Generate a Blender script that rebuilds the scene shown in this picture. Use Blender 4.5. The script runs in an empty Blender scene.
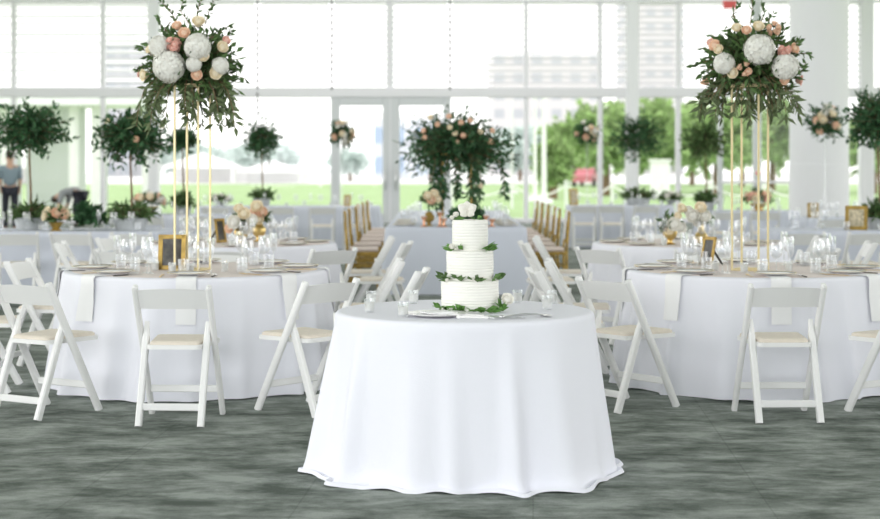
import bpy, math, random
from mathutils import Vector, Matrix
PI = math.pi
C = bpy.context.scene.collection
F_PX, HOR, CAM_H = 1550.0, 167.0, 1.44      # focal length in pixels, horizon row, eye height

def wx(px, Y): return (px - 440.0) * Y / F_PX          # picture column -> X at depth Y
def wz(py, Y): return CAM_H + (HOR - py) * Y / F_PX    # picture row -> height at depth Y

# ------------------------------------------------------------------ materials
def mat(name, col, rough=0.6, metal=0.0, spec=0.4, noise=None, bump=None, trans=0.0, island=0.0, emit=0.0):
    m = bpy.data.materials.new(name); m.use_nodes = True
    nt = m.node_tree; N = nt.nodes; L = nt.links
    b = N['Principled BSDF']
    b.inputs['Base Color'].default_value = (*col, 1)
    b.inputs['Roughness'].default_value = rough
    b.inputs['Metallic'].default_value = metal
    b.inputs['Specular IOR Level'].default_value = spec
    if island:
        g = N.new('ShaderNodeNewGeometry'); r = N.new('ShaderNodeValToRGB')
        r.color_ramp.elements[0].color = (*[c*(1-island) for c in col], 1)
        r.color_ramp.elements[1].color = (*[min(1, c*(1+island)) for c in col], 1)
        L.new(g.outputs['Random Per Island'], r.inputs['Fac']); L.new(r.outputs['Color'], b.inputs['Base Color'])
    if noise:
        sc, amt = noise
        t = N.new('ShaderNodeTexNoise'); t.inputs['Scale'].default_value = sc; t.inputs['Detail'].default_value = 4
        tc = N.new('ShaderNodeTexCoord'); L.new(tc.outputs['Object'], t.inputs['Vector'])
        r = N.new('ShaderNodeValToRGB')
        r.color_ramp.elements[0].position = .3; r.color_ramp.elements[1].position = .7
        r.color_ramp.elements[0].color = (*[c*(1-amt) for c in col], 1)
        r.color_ramp.elements[1].color = (*[min(1, c*(1+amt)) for c in col], 1)
        L.new(t.outputs['Fac'], r.inputs['Fac']); L.new(r.outputs['Color'], b.inputs['Base Color'])
    if bump:
        sc, st = bump
        t = N.new('ShaderNodeTexNoise'); t.inputs['Scale'].default_value = sc; t.inputs['Detail'].default_value = 3
        tc = N.new('ShaderNodeTexCoord'); L.new(tc.outputs['Object'], t.inputs['Vector'])
        bp = N.new('ShaderNodeBump'); bp.inputs['Strength'].default_value = st; bp.inputs['Distance'].default_value = .02
        L.new(t.outputs['Fac'], bp.inputs['Height']); L.new(bp.outputs['Normal'], b.inputs['Normal'])
    if trans:
        tr = N.new('ShaderNodeBsdfTranslucent'); tr.inputs['Color'].default_value = (*col, 1)
        if island: L.new(r.outputs['Color'], tr.inputs['Color'])
        mx = N.new('ShaderNodeMixShader'); mx.inputs['Fac'].default_value = trans
        L.new(b.outputs[0], mx.inputs[1]); L.new(tr.outputs[0], mx.inputs[2])
        L.new(mx.outputs[0], N['Material Output'].inputs['Surface'])
    return m

def glass_mat(name, tint, refl=0.08, edge=0.5, body=0.0):
    """thin clear glass: see-through, mirror-like towards the rim, a little body colour"""
    m = bpy.data.materials.new(name); m.use_nodes = True
    nt = m.node_tree; N = nt.nodes; L = nt.links; N.remove(N['Principled BSDF'])
    t = N.new('ShaderNodeBsdfTransparent'); t.inputs['Color'].default_value = (*tint, 1)
    g = N.new('ShaderNodeBsdfGlossy'); g.inputs['Roughness'].default_value = .03
    g.inputs['Color'].default_value = (1, 1, 1, 1)
    lw = N.new('ShaderNodeLayerWeight'); lw.inputs['Blend'].default_value = .35
    mr = N.new('ShaderNodeMapRange'); mr.inputs['To Min'].default_value = refl; mr.inputs['To Max'].default_value = edge
    L.new(lw.outputs['Facing'], mr.inputs['Value'])
    mx = N.new('ShaderNodeMixShader')
    L.new(mr.outputs['Result'], mx.inputs['Fac']); L.new(t.outputs[0], mx.inputs[1]); L.new(g.outputs[0], mx.inputs[2])
    out = mx
    if body:
        d = N.new('ShaderNodeBsdfDiffuse'); d.inputs['Color'].default_value = (.95, .95, .97, 1)
        m2 = N.new('ShaderNodeMixShader'); m2.inputs['Fac'].default_value = body
        L.new(mx.outputs[0], m2.inputs[1]); L.new(d.outputs[0], m2.inputs[2]); out = m2
    L.new(out.outputs[0], N['Material Output'].inputs['Surface'])
    return m

def sheer_mat(name, col, clear):
    m = bpy.data.materials.new(name); m.use_nodes = True
    nt = m.node_tree; N = nt.nodes; L = nt.links; N.remove(N['Principled BSDF'])
    t = N.new('ShaderNodeBsdfTransparent'); tr = N.new('ShaderNodeBsdfTranslucent'); d = N.new('ShaderNodeBsdfDiffuse')
    tr.inputs['Color'].default_value = (*col, 1); d.inputs['Color'].default_value = (*col, 1)
    a = N.new('ShaderNodeMixShader'); a.inputs['Fac'].default_value = .5
    b = N.new('ShaderNodeMixShader'); b.inputs['Fac'].default_value = clear
    L.new(d.outputs[0], a.inputs[1]); L.new(tr.outputs[0], a.inputs[2])
    L.new(a.outputs[0], b.inputs[1]); L.new(t.outputs[0], b.inputs[2])
    L.new(b.outputs[0], N['Material Output'].inputs['Surface'])
    return m

def carpet_mat():
    m = bpy.data.materials.new('carpet'); m.use_nodes = True
    nt = m.node_tree; N = nt.nodes; L = nt.links; b = N['Principled BSDF']
    tc = N.new('ShaderNodeTexCoord')
    mp = N.new('ShaderNodeMapping'); mp.inputs['Scale'].default_value = (1.9, 3.4, 1)
    L.new(tc.outputs['Object'], mp.inputs['Vector'])
    n1 = N.new('ShaderNodeTexNoise'); n1.inputs['Scale'].default_value = 1.25; n1.inputs['Detail'].default_value = 10
    n1.inputs['Roughness'].default_value = .70; n1.inputs['Distortion'].default_value = .15
    L.new(mp.outputs[0], n1.inputs['Vector'])
    n2 = N.new('ShaderNodeTexNoise'); n2.inputs['Scale'].default_value = 160; n2.inputs['Detail'].default_value = 2
    L.new(tc.outputs['Object'], n2.inputs['Vector'])
    r = N.new('ShaderNodeValToRGB'); e = r.color_ramp.elements
    e[0].position = .38; e[0].color = (.095, .113, .098, 1)
    e[1].position = .62; e[1].color = (.34, .37, .345, 1)
    e.new(.5).color = (.205, .23, .21, 1)
    L.new(n1.outputs['Fac'], r.inputs['Fac'])
    # faint tile joints
    br = N.new('ShaderNodeTexBrick'); br.offset = 0; br.inputs['Scale'].default_value = 1
    br.inputs['Brick Width'].default_value = 1.0; br.inputs['Row Height'].default_value = 1.0; br.inputs['Mortar Size'].default_value = .004
    br.inputs['Color1'].default_value = br.inputs['Color2'].default_value = (1, 1, 1, 1); br.inputs['Mortar'].default_value = (.82, .82, .82, 1)
    mp2 = N.new('ShaderNodeMapping'); mp2.inputs['Rotation'].default_value = (0, 0, .06); L.new(tc.outputs['Object'], mp2.inputs['Vector']); L.new(mp2.outputs[0], br.inputs['Vector'])
    m1 = N.new('ShaderNodeMixRGB'); m1.blend_type = 'MULTIPLY'; m1.inputs['Fac'].default_value = 1
    L.new(r.outputs['Color'], m1.inputs[1]); L.new(br.outputs['Color'], m1.inputs[2])
    m2 = N.new('ShaderNodeMixRGB'); m2.blend_type = 'OVERLAY'; m2.inputs['Fac'].default_value = .35
    L.new(m1.outputs[0], m2.inputs[1]); L.new(n2.outputs['Fac'], m2.inputs[2])
    L.new(m2.outputs[0], b.inputs['Base Color']); b.inputs['Roughness'].default_value = .95; b.inputs['Specular IOR Level'].default_value = .1
    bp = N.new('ShaderNodeBump'); bp.inputs['Strength'].default_value = .35; bp.inputs['Distance'].default_value = .01
    L.new(n2.outputs['Fac'], bp.inputs['Height']); L.new(bp.outputs['Normal'], b.inputs['Normal'])
    return m

def facade_mat(name, wall, win, sx, sz, mort=.35):
    m = bpy.data.materials.new(name); m.use_nodes = True
    nt = m.node_tree; N = nt.nodes; L = nt.links; b = N['Principled BSDF']
    tc = N.new('ShaderNodeTexCoord'); sp = N.new('ShaderNodeSeparateXYZ'); cb = N.new('ShaderNodeCombineXYZ')
    L.new(tc.outputs['Object'], sp.inputs[0]); L.new(sp.outputs['X'], cb.inputs['X']); L.new(sp.outputs['Z'], cb.inputs['Y'])
    br = N.new('ShaderNodeTexBrick'); br.offset = 0; br.inputs['Scale'].default_value = 1
    br.inputs['Brick Width'].default_value = sx; br.inputs['Row Height'].default_value = sz
    br.inputs['Mortar Size'].default_value = mort; br.inputs['Mortar Smooth'].default_value = .05
    br.inputs['Color1'].default_value = br.inputs['Color2'].default_value = (*win, 1); br.inputs['Mortar'].default_value = (*wall, 1)
    L.new(cb.outputs[0], br.inputs['Vector']); L.new(br.outputs['Color'], b.inputs['Base Color'])
    b.inputs['Roughness'].default_value = .7
    return m

M = {}
M['carpet'] = carpet_mat()
M['white_paint'] = mat('white_paint', (.86, .86, .855), .4, spec=.4)
M['grey_paint'] = mat('grey_paint', (.66, .68, .71), .45)
M['pad'] = mat('pad', (.76, .69, .60), .6, noise=(30, .05))
M['cloth'] = mat('cloth', (.85, .855, .925), .85, spec=.15, bump=(220, .12))
M['cloth_grey_shaded'] = mat('cloth_grey_shaded', (.66, .69, .78), .85, spec=.15, bump=(180, .1))  # slightly greyer cloth, with some of the back-row shade put into its colour
M['overlay'] = mat('overlay', (.86, .775, .745), .85, spec=.1, noise=(14, .06))
M['napkin'] = mat('napkin', (.90, .90, .91), .85, spec=.15, bump=(200, .1))
M['china'] = mat('china', (.90, .89, .88), .15, spec=.6)
M['gold'] = mat('gold', (.78, .58, .24), .28, metal=1.0)
M['gold_paint'] = mat('gold_paint', (.80, .68, .40), .4, metal=.35)
M['old_gold'] = mat('old_gold', (.44, .29, .07), .4, metal=.35, noise=(12, .4))
M['silver'] = mat('silver', (.75, .75, .76), .2, metal=1.0)
M['copper'] = mat('copper', (.75, .40, .25), .3, metal=.9)
M['dark'] = mat('dark', (.04, .035, .03), .4)
M['print'] = mat('print', (.05, .045, .035), .3, noise=(16, .9))
M['print_pale'] = mat('print_pale', (.55, .48, .34), .5, noise=(26, .5))
M['icing'] = mat('icing', (.90, .885, .84), .55, spec=.3)
M['wax'] = mat('wax', (.92, .90, .86), .5)
M['glass'] = glass_mat('glass', (.98, .985, .99), .05, .42, .05)
M['glass_thick'] = glass_mat('glass_thick', (.97, .98, .98), .06, .4, .08)
M['pane'] = glass_mat('pane', (.985, .99, .99), .02, .25)
M['leaf'] = mat('leaf', (.105, .185, .065), .45, spec=.35, island=.55, trans=.22)
M['leaf_dark'] = mat('leaf_dark', (.05, .135, .055), .45, spec=.35, island=.55, trans=.2)
M['leaf_olive'] = mat('leaf_olive', (.17, .22, .11), .5, spec=.3, island=.45, trans=.25)
M['leaf_fresh'] = mat('leaf_fresh', (.13, .27, .07), .5, spec=.3, island=.45, trans=.25)
M['bark'] = mat('bark', (.22, .14, .08), .8, noise=(20, .3))
M['hydrangea'] = mat('hydrangea', (.97, .95, .88), .7, island=.08, trans=.08)
M['white_petal'] = mat('white_petal', (.90, .88, .82), .6, island=.05, trans=.2)
M['cream_petal'] = mat('cream_petal', (.93, .82, .62), .6, island=.08, trans=.2)
M['peach_petal'] = mat('peach_petal', (.92, .64, .47), .6, island=.10, trans=.2)
M['pink_petal'] = mat('pink_petal', (.90, .56, .48), .6, island=.12, trans=.2)
M['stone'] = mat('stone', (.50, .52, .53), .7, noise=(18, .12))
M['wood'] = mat('wood', (.42, .29, .16), .55, noise=(10, .2))
M['frame'] = mat('frame', (.84, .83, .88), .4, spec=.3)
M['frame_dark'] = mat('frame_dark', (.66, .68, .71), .4, spec=.3)
M['column'] = mat('column', (.88, .88, .92), .6)
M['ceiling'] = mat('ceiling', (.72, .72, .73), .8)
M['sheer'] = sheer_mat('sheer', (.70, .69, .73), .40)
M['cord'] = mat('cord', (.16, .16, .17), .5)
M['red'] = mat('red', (.78, .13, .13), .5)
M['skin'] = mat('skin', (.60, .38, .28), .5)
M['shirt'] = mat('shirt', (.24, .31, .36), .8)
M['shirt_grey'] = mat('shirt_grey', (.34, .35, .37), .8)
M['trousers'] = mat('trousers', (.03, .032, .045), .8)
M['hair'] = mat('hair', (.035, .022, .015), .6)
M['lawn'] = mat('lawn', (.33, .46, .23), .9, spec=.1, noise=(.6, .16))
M['paving'] = mat('paving', (.74, .74, .73), .9, noise=(.4, .06))
M['tree_leaf'] = mat('tree_leaf', (.36, .50, .22), .8, spec=.1, island=.35, trans=.3)
M['tree_haze'] = mat('tree_haze', (.68, .76, .73), .9, spec=.05, island=.15, trans=.3)  # distance haze put into the pale leaf colour
M['white_wall'] = mat('white_wall', (.85, .85, .86), .7)
M['tent'] = mat('tent', (.86, .86, .86), .7, trans=.3)
M['teal_glass'] = mat('teal_glass', (.68, .70, .73), .15)
M['blue_glass'] = facade_mat('blue_glass', (.55, .58, .63), (.28, .37, .50), 60, 3.6, .8)
M['hotel'] = facade_mat('hotel', (.60, .59, .595), (.44, .46, .49), 3.2, 3.0, .75)
M['office'] = facade_mat('office', (.46, .47, .50), (.34, .37, .41), 2.2, 2.6, .45)
M['rope'] = mat('rope', (.85, .85, .84), .7)
M['car_paint'] = mat('car_paint', (.62, .20, .24), .3)
M['car_glass'] = mat('car_glass', (.12, .14, .17), .1)

# ------------------------------------------------------------------ mesh builder
class MB:
    def __init__(s): s.v = []; s.f = []; s.m = []; s.sm = []
    def add(s, vs, fs, mi=0, smooth=False):
        b = len(s.v); s.v += [tuple(p) for p in vs]
        for f in fs: s.f.append(tuple(b + i for i in f)); s.m.append(mi); s.sm.append(smooth)
    def box(s, c, d, mi=0, rz=0.0):
        x, y, z = (a/2 for a in d); ca, sa = math.cos(rz), math.sin(rz); vs = []
        for k in (-z, z):
            for i, j in ((-x, -y), (x, -y), (x, y), (-x, y)):
                vs.append((c[0]+i*ca-j*sa, c[1]+i*sa+j*ca, c[2]+k))
        s.add(vs, [(3,2,1,0),(4,5,6,7),(0,1,5,4),(1,2,6,5),(2,3,7,6),(3,0,4,7)], mi)
    def bar(s, p0, p1, w, d, side=(1,0,0), ch=.2, mi=0, w1=None, d1=None):
        """straight bar with chamfered edges; w along SIDE, d across it; may taper to w1 x d1"""
        p0, p1 = Vector(p0), Vector(p1); ax = (p1-p0).normalized(); sd = Vector(side)
        sd = (sd - ax*sd.dot(ax)).normalized(); n = ax.cross(sd)
        vs = []
        for p, W, D in ((p0, w, d), (p1, w1 or w, d1 or d)):
            c = min(W, D)*ch; a, b = W/2, D/2
            for i, j in ((-a+c,-b),(a-c,-b),(a,-b+c),(a,b-c),(a-c,b),(-a+c,b),(-a,b-c),(-a,-b+c)):
                vs.append(p + sd*i + n*j)
        fs = [(i, (i+1) % 8, 8+(i+1) % 8, 8+i) for i in range(8)] + [tuple(range(7,-1,-1)), tuple(range(8,16))]
        s.add(vs, fs, mi)
    def tube(s, pts, r, n=8, mi=0, cap=True):
        pts = [Vector(p) for p in pts]; k = len(pts)
        rr = r if isinstance(r, (list, tuple)) else [r]*k
        vs = []; up = None
        for i, p in enumerate(pts):
            t = (pts[min(i+1, k-1)] - pts[max(i-1, 0)]).normalized()
            if up is None: up = t.orthogonal().normalized()
            up = (up - t*up.dot(t))
            up = up.normalized() if up.length > 1e-6 else t.orthogonal().normalized()
            w = t.cross(up)
            for j in range(n):
                a = 2*PI*j/n; vs.append(p + (up*math.cos(a) + w*math.sin(a))*rr[i])
        fs = [(i*n+j, i*n+(j+1) % n, (i+1)*n+(j+1) % n, (i+1)*n+j) for i in range(k-1) for j in range(n)]
        if cap: fs += [tuple(range(n-1,-1,-1)), tuple(range((k-1)*n, k*n))]
        s.add(vs, fs, mi, True)
    def lathe(s, prof, n=20, c=(0,0,0), mi=0, wob=None):
        """profile of (radius, height) turned round the vertical axis; radius 0 closes"""
        vs = []; rows = []
        for r, z in prof:
            if r < 1e-6: rows.append([len(vs)]); vs.append((c[0], c[1], c[2]+z))
            else:
                row = []
                for j in range(n):
                    a = 2*PI*j/n; q = r if wob is None else r*(1+wob(a, z))
                    row.append(len(vs)); vs.append((c[0]+q*math.cos(a), c[1]+q*math.sin(a), c[2]+z))
                rows.append(row)
        fs = []
        for a, b in zip(rows, rows[1:]):
            for j in range(n):
                k = (j+1) % n
                if len(a) == 1 and len(b) == 1: continue
                if len(a) == 1: fs.append((a[0], b[k], b[j]))
                elif len(b) == 1: fs.append((a[j], a[k], b[0]))
                else: fs.append((a[j], a[k], b[k], b[j]))
        s.add(vs, fs, mi, True)
    def ball(s, c, r, n=12, m=7, mi=0):
        rx, ry, rz = r if isinstance(r, (tuple, list)) else (r, r, r)
        prof = [(math.sin(PI*i/m), -math.cos(PI*i/m)) for i in range(m+1)]
        prof[0] = (0, -1); prof[-1] = (0, 1)
        t = MB(); t.lathe(prof, n); s.add([(c[0]+x*rx, c[1]+y*ry, c[2]+z*rz) for x, y, z in t.v], t.f, mi, True)
    def leaf(s, p, d, ln, wd, rnd, mi=0):
        """one pointed leaf folded a little along its rib, starting at p and growing along d"""
        d = Vector(d).normalized(); sd = d.cross(Vector((rnd.uniform(-1,1), rnd.uniform(-1,1), rnd.uniform(-1,1))))
        if sd.length < 1e-4: sd = d.orthogonal()
        sd.normalize(); n = d.cross(sd); p = Vector(p)
        mid = p + d*ln*.45 - n*wd*.18
        s.add([p, mid+sd*wd*.5+n*wd*.25, p+d*ln-n*wd*.1, mid-sd*wd*.5+n*wd*.25, mid],
              [(0,4,1),(1,4,2),(2,4,3),(3,4,0)], mi, False)
    def build(s, name, mats, parent=None):
        me = bpy.data.meshes.new(name); me.from_pydata(s.v, [], s.f)
        for m in (mats if isinstance(mats, (list, tuple)) else [mats]): me.materials.append(m)
        me.polygons.foreach_set('material_index', s.m); me.polygons.foreach_set('use_smooth', s.sm)
        me.update()
        if any(s.sm): me.set_sharp_from_angle(angle=math.radians(48))
        o = bpy.data.objects.new(name, me); C.objects.link(o)
        if parent is not None: o.parent = parent
        return o

def empty(name, loc, rz=0.0):
    o = bpy.data.objects.new(name, None); C.objects.link(o); o.empty_display_size = .1
    o.location = loc; o.rotation_euler = (0, 0, rz); return o
def tag(o, label, cat, group=None):
    o['label'] = label; o['category'] = cat
    if group: o['group'] = group
    return o
def struct(o): o['kind'] = 'structure'; return o
KIDS = {}
def kids(o):
    return [(c, list(c.children)) for c in o.children]
def copy_tree(o, tree=None):
    c = o.copy(); C.objects.link(c)
    for ch, sub in (tree if tree is not None else kids(o)):
        d = ch.copy(); C.objects.link(d); d.parent = c
        for g in sub:
            h = g.copy(); C.objects.link(h); h.parent = d
    return c
ORD = 'first second third fourth fifth sixth seventh eighth ninth tenth eleventh twelfth thirteenth fourteenth fifteenth sixteenth seventeenth eighteenth nineteenth twentieth'.split()
ORD += ['twenty-' + w for w in ORD[:9]] + ['thirtieth'] + ['thirty-' + w for w in ORD[:9]] + ['fortieth']
REG = {}
def reg(o, noun, place, cat, group):
    """label of a repeat: told apart from its neighbours by its order from the left at its table"""
    REG.setdefault((noun, place), []).append(o); o['category'] = cat; o['group'] = group
def flush_reg():
    for (noun, place), obs in REG.items():
        obs.sort(key=lambda o: o.location.x/max(o.location.y, .1))
        n = len(obs)
        for i, o in enumerate(obs):
            o['label'] = f'{noun} {place}' if n == 1 else f'{noun}, {ORD[i]} from left {place}'

# ------------------------------------------------------------------ setting
GY = 40.0                                    # the glass front
b = MB(); b.box((0, 17, -.05), (34, 46.2, .1)); struct(b.build('floor', M['carpet']))
b = MB(); b.box((0, 17, 8.1), (34, 46.4, .2)); struct(b.build('ceiling', M['ceiling']))
b = MB(); b.box((0, 130, -.16), (420, 180.2, .1)); b.box((0, -25, -.16), (420, 129, .1)); struct(b.build('lawn', M['lawn']))
b = MB(); b.box((0, 165, -.09), (420, 50, .06)); struct(b.build('path', M['paving']))
b = MB(); b.box((0, 300, -.14), (700, 220, .1)); struct(b.build('ground', M['paving']))
TZ = wz(92.5, GY)                            # transom height
TZ2 = wz(1.5, GY)
def upright(px, wpx, z0, z1, m='frame', y=GY, d=.16):
    q = MB(); w = wpx*GY/F_PX
    q.bar((wx(px, GY), y, z0), (wx(px, GY), y, z1), w, d, (1,0,0), .12); return q, M[m]
trim_n = 0
def trim(mb_mat, stem='trim'):
    global trim_n
    trim_n += 1; return struct(mb_mat[0].build(f'trim_{trim_n}', mb_mat[1]))
bays_up = [-150, -62, 14, 103, 154, 258, 332, 390, 450, 526, 600, 632, 678, 757, 850, 925, 1000]
for px, w, m in ((-150,5,'frame'),(-62,5,'frame'),(14,4.5,'frame'),(103,4.5,'frame'),(390,7,'frame'),(526,4.5,'frame'),(600,5,'frame'),
                 (678,5,'frame'),(757,8,'frame_dark'),(925,5,'frame'),(1000,5,'frame')):
    trim(upright(px, w, 0, 8, m))
for px, w in ((154, 11), (632, 13), (866, 14)):            # broad white posts
    trim(upright(px, w, 0, 8, 'column', GY, .34))
for px in (720,): trim(upright(px, 5, 0, TZ, 'frame_dark'))
X0, X1 = wx(-330, GY), wx(1210, GY)
q = MB(); q.bar((X0, GY-.02, TZ), (X1, GY-.02, TZ), .26, .20, (0,0,1), .1); trim((q, M['frame']))
q = MB(); q.bar((X0, GY-.02, TZ2), (X1, GY-.02, TZ2), .08, .20, (0,0,1), .1); trim((q, M['frame']))
q = MB(); q.bar((X0, GY, .06), (X1, GY, .06), .12, .14, (0,0,1), .1); trim((q, M['frame']))
b = MB(); b.box((0, -6.2, 4), (34, .2, 8)); struct(b.build('light_block_wall', M['ceiling']))  # unseen wall added behind the camera to block frontal sky light
# panes
pn = 0
def pane(px0, px1, z0, z1):
    global pn
    pn += 1; q = MB(); a, c = wx(px0, GY), wx(px1, GY)
    q.add([(a, GY+.03, z0), (c, GY+.03, z0), (c, GY+.03, z1), (a, GY+.03, z1)], [(0,1,2,3)])
    struct(q.build(f'window_{pn}', M['pane']))
up_edges = [-330, -150, -62, 14, 103, 154, 258, 332, 390, 450, 526, 600, 632, 678, 757, 866, 1000, 1210]
for a, c in zip(up_edges, up_edges[1:]): pane(a, c, TZ, 8)
lo_edges = [-330, -150, -62, 14, 103, 154, 332]
for a, c in zip(lo_edges, lo_edges[1:]): pane(a, c, .1, TZ)
lo_edges = [450, 526, 600, 632, 678, 720, 757, 866, 1000, 1210]
for a, c in zip(lo_edges, lo_edges[1:]): pane(a, c, .1, TZ)
# the pair of glazed doors
def door(n, px0, px1, hinge):
    a, c = wx(px0, GY), wx(px1, GY); zt = TZ-.12
    r = MB(); s1, s2 = .24, .20
    r.bar((a+s1/2, GY-.03, 0), (a+s1/2, GY-.03, zt), s1, .12); r.bar((c-s2/2, GY-.03, 0), (c-s2/2, GY-.03, zt), s2, .12)
    r.bar((a+s1, GY-.035, zt-.11), (c-s2, GY-.035, zt-.11), .22, .11, (0,0,1)); r.bar((a+s1, GY-.035, .12), (c-s2, GY-.035, .12), .24, .11, (0,0,1))
    o = struct(r.build(f'door_{n}', M['frame_dark']))
    g = MB(); g.add([(a+s1, GY-.02, .2), (c-s2, GY-.02, .2), (c-s2, GY-.02, zt-.2), (a+s1, GY-.02, zt-.2)], [(0,1,2,3)]); g.build('pane', M['pane'], o)
    h = MB(); hx = c-.14 if hinge < 0 else a+.14
    h.tube([(hx, GY-.1, .85), (hx, GY-.16, .9), (hx, GY-.16, 1.35), (hx, GY-.1, 1.4)], .016, 8); h.build('door_handle', M['silver'], o)
door(1, 331, 390.5, -1); door(2, 390.5, 451, 1)
# push bar of the side exit
q = MB(); q.bar((wx(720,GY), GY-.12, wz(182,GY)), (wx(790,GY), GY-.12, wz(182,GY)), .07, .05, (0,0,1)); trim((q, M['frame']))
# round white column
COLX, COLY = wx(819, 32), 32.0
q = MB(); q.lathe([(.61, 0), (.61, 1.5), (.60, 1.505), (.60, 8)], 48, (COLX, COLY, 0)); struct(q.build('column', M['column']))
# ribbed sheer blinds in the upper panes, with beaded cords
be = [14, 103, 154, 258, 332, 390, 450, 526, 600, 632, 678, 757, 866]
be = [-62] + be
for i, (a, c) in enumerate(zip(be, be[1:])):
    q = MB(); xa, xc = wx(a+3, GY), wx(c-3, GY); z = TZ + .2; k = 0
    while z < 7.9:
        q.add([(xa, GY-.06, z), (xc, GY-.06, z), (xc, GY-.05, z+.085), (xa, GY-.05, z+.085)], [(0,1,2,3)]); z += .155
    q.bar((xa, GY-.06, 7.93), (xc, GY-.06, 7.93), .1, .1, (0,0,1))
    o = q.build('window_blind_slats', M['sheer']); o.name = 'window_blind'; o.data.name = 'blind_slats'
    tag(o, f'sheer white ribbed blind high on the glass wall, {ORD[i]} from left', 'blind', 'sheer blinds in the upper panes')
for i, px in enumerate((258, 332, 450)):
    e = empty('blind_cord', (wx(px, GY), GY-.1, TZ if px != 258 else wz(118, GY)))
    z0 = e.location.z; q = MB(); q.tube([(0,0,0), (0,0,7.9-z0)], .018, 6); q.build('cord', M['cord'], e)
    q = MB(); z = .1
    while z < 7.8-z0: q.ball((0,0,z), (.042,.042,.055), 6, 4); z += .17
    q.build('bead_chain', M['cord'], e)
    tag(e, f'thin beaded blind cord hanging down the glass wall, {ORD[i]} from left', 'cord', 'beaded blind cords')
e = empty('exit_sign', (wx(728.5, GY), GY-.16, TZ2-.20))
q = MB(); q.bar((-.17,0,.1), (.17,0,.1), .2, .05, (0,0,1)); q.build('sign_panel', M['red'], e)
q = MB(); q.bar((0,0,.2), (0,0,.26), .2, .03); q.build('bracket', M['frame'], e)
tag(e, 'small red sign on the upper bar of the glass wall', 'sign')
e = empty('fire_alarm', (wx(757, GY), GY-.09, wz(173, GY)))
q = MB(); q.box((0,0,0), (.15,.05,.15)); q.build('backplate', M['white_wall'], e)
q = MB(); q.ball((0,-.03,0), (.055,.03,.055)); q.build('button', M['red'], e)
tag(e, 'small red round alarm on the grey post behind the gold stand', 'alarm')

# ------------------------------------------------------------------ tablecloths
def smooth_fold(seed, step, wid):
    """folds round a hem: soft ridges at uneven spacing, about -.3 .. 1"""
    r = random.Random(seed); ridges = []; u = 0
    while u < 2*PI - step*.5:
        ridges.append((u, wid*r.uniform(.7, 1.5), r.uniform(.35, 1.0), r.uniform(-.25, .25))); u += step*r.uniform(.65, 1.4)
    def f(u, t=1.0):
        v = -.25
        for a, w, h, lean in ridges:
            d = (u - a - lean*step*(1-t)*.8 + PI) % (2*PI) - PI
            if abs(d) < 4*w: v += h*math.exp(-(d/w)**2)
        return v
    return f
def interp_cyc(table):
    t = sorted(table); t = t + [(t[0][0]+2*PI, t[0][1])]
    def f(u):
        u = (u - t[0][0]) % (2*PI) + t[0][0]
        for (a, x), (c, y) in zip(t, t[1:]):
            if a <= u <= c:
                k = (u-a)/(c-a); k = k*k*(3-2*k); return x + (y-x)*k
        return t[-1][1]
    return f
def round_cloth(name, X, Y, R, seed, amp, flare, material, n=240, lv=22, H=.75, ks=(.40, .105), lip=.0, edge_r=.012):
    fold = smooth_fold(seed, *ks)
    fl = flare if callable(flare) else (lambda u: flare)
    def disp(u, t):   # outward shift at fraction t of the drop
        return fl(u)*t**1.1 + amp*fold(u, t)*t**.85*(1-.18*t)
    b = MB(); rows = []; vs = []
    for rr in (0, .25, .5, .75, .9, .95):
        if rr == 0: rows.append([0]); vs.append((0,0,H)); continue
        rows.append(list(range(len(vs), len(vs)+n))); vs += [(R*rr*math.cos(2*PI*i/n), R*rr*math.sin(2*PI*i/n), H) for i in range(n)]
    for a in (0, 30, 60, 90):
        q = math.radians(a); r = R - edge_r*2 + edge_r*2*math.sin(q); z = H - edge_r*2*(1-math.cos(q))
        rows.append(list(range(len(vs), len(vs)+n))); vs += [(r*math.cos(2*PI*i/n), r*math.sin(2*PI*i/n), z) for i in range(n)]
    z0 = H - edge_r*2
    for j in range(1, lv+1):
        t = j/lv; rows.append(list(range(len(vs), len(vs)+n)))
        for i in range(n):
            u = 2*PI*i/n; r = R + disp(u, t); hem = .004 + .006*(1+math.sin(7*u+seed))*.5
            if lip and t > .9: r += lip*((t-.9)/.1)**2*(.5+.5*math.sin(4*u+seed))
            z = z0*(1-t) + hem*t
            vs.append((r*math.cos(u), r*math.sin(u), z))
    if lip:                                   # cloth lying on the carpet
        for w, z in ((.35, .012), (.7, .02), (1.0, .004)):
            rows.append(list(range(len(vs), len(vs)+n)))
            for i in range(n):
                u = 2*PI*i/n; r = R + disp(u, 1) + lip*(.5+.5*math.sin(4*u+seed)) + lip*w*(1.1+.5*math.sin(5*u+1)+.3*math.sin(13*u))
                vs.append((r*math.cos(u), r*math.sin(u), z+.006*math.sin(17*u)))
    fs = []
    for a, c in zip(rows, rows[1:]):
        for i in range(n):
            k = (i+1) % n
            if len(a) == 1: fs.append((0, c[i], c[k]))
            else: fs.append((a[i], c[i], c[k], a[k]))
    b.add(vs, fs, 0, True); o = b.build(name, material); o.location = (X, Y, 0)
    return o, disp
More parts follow.
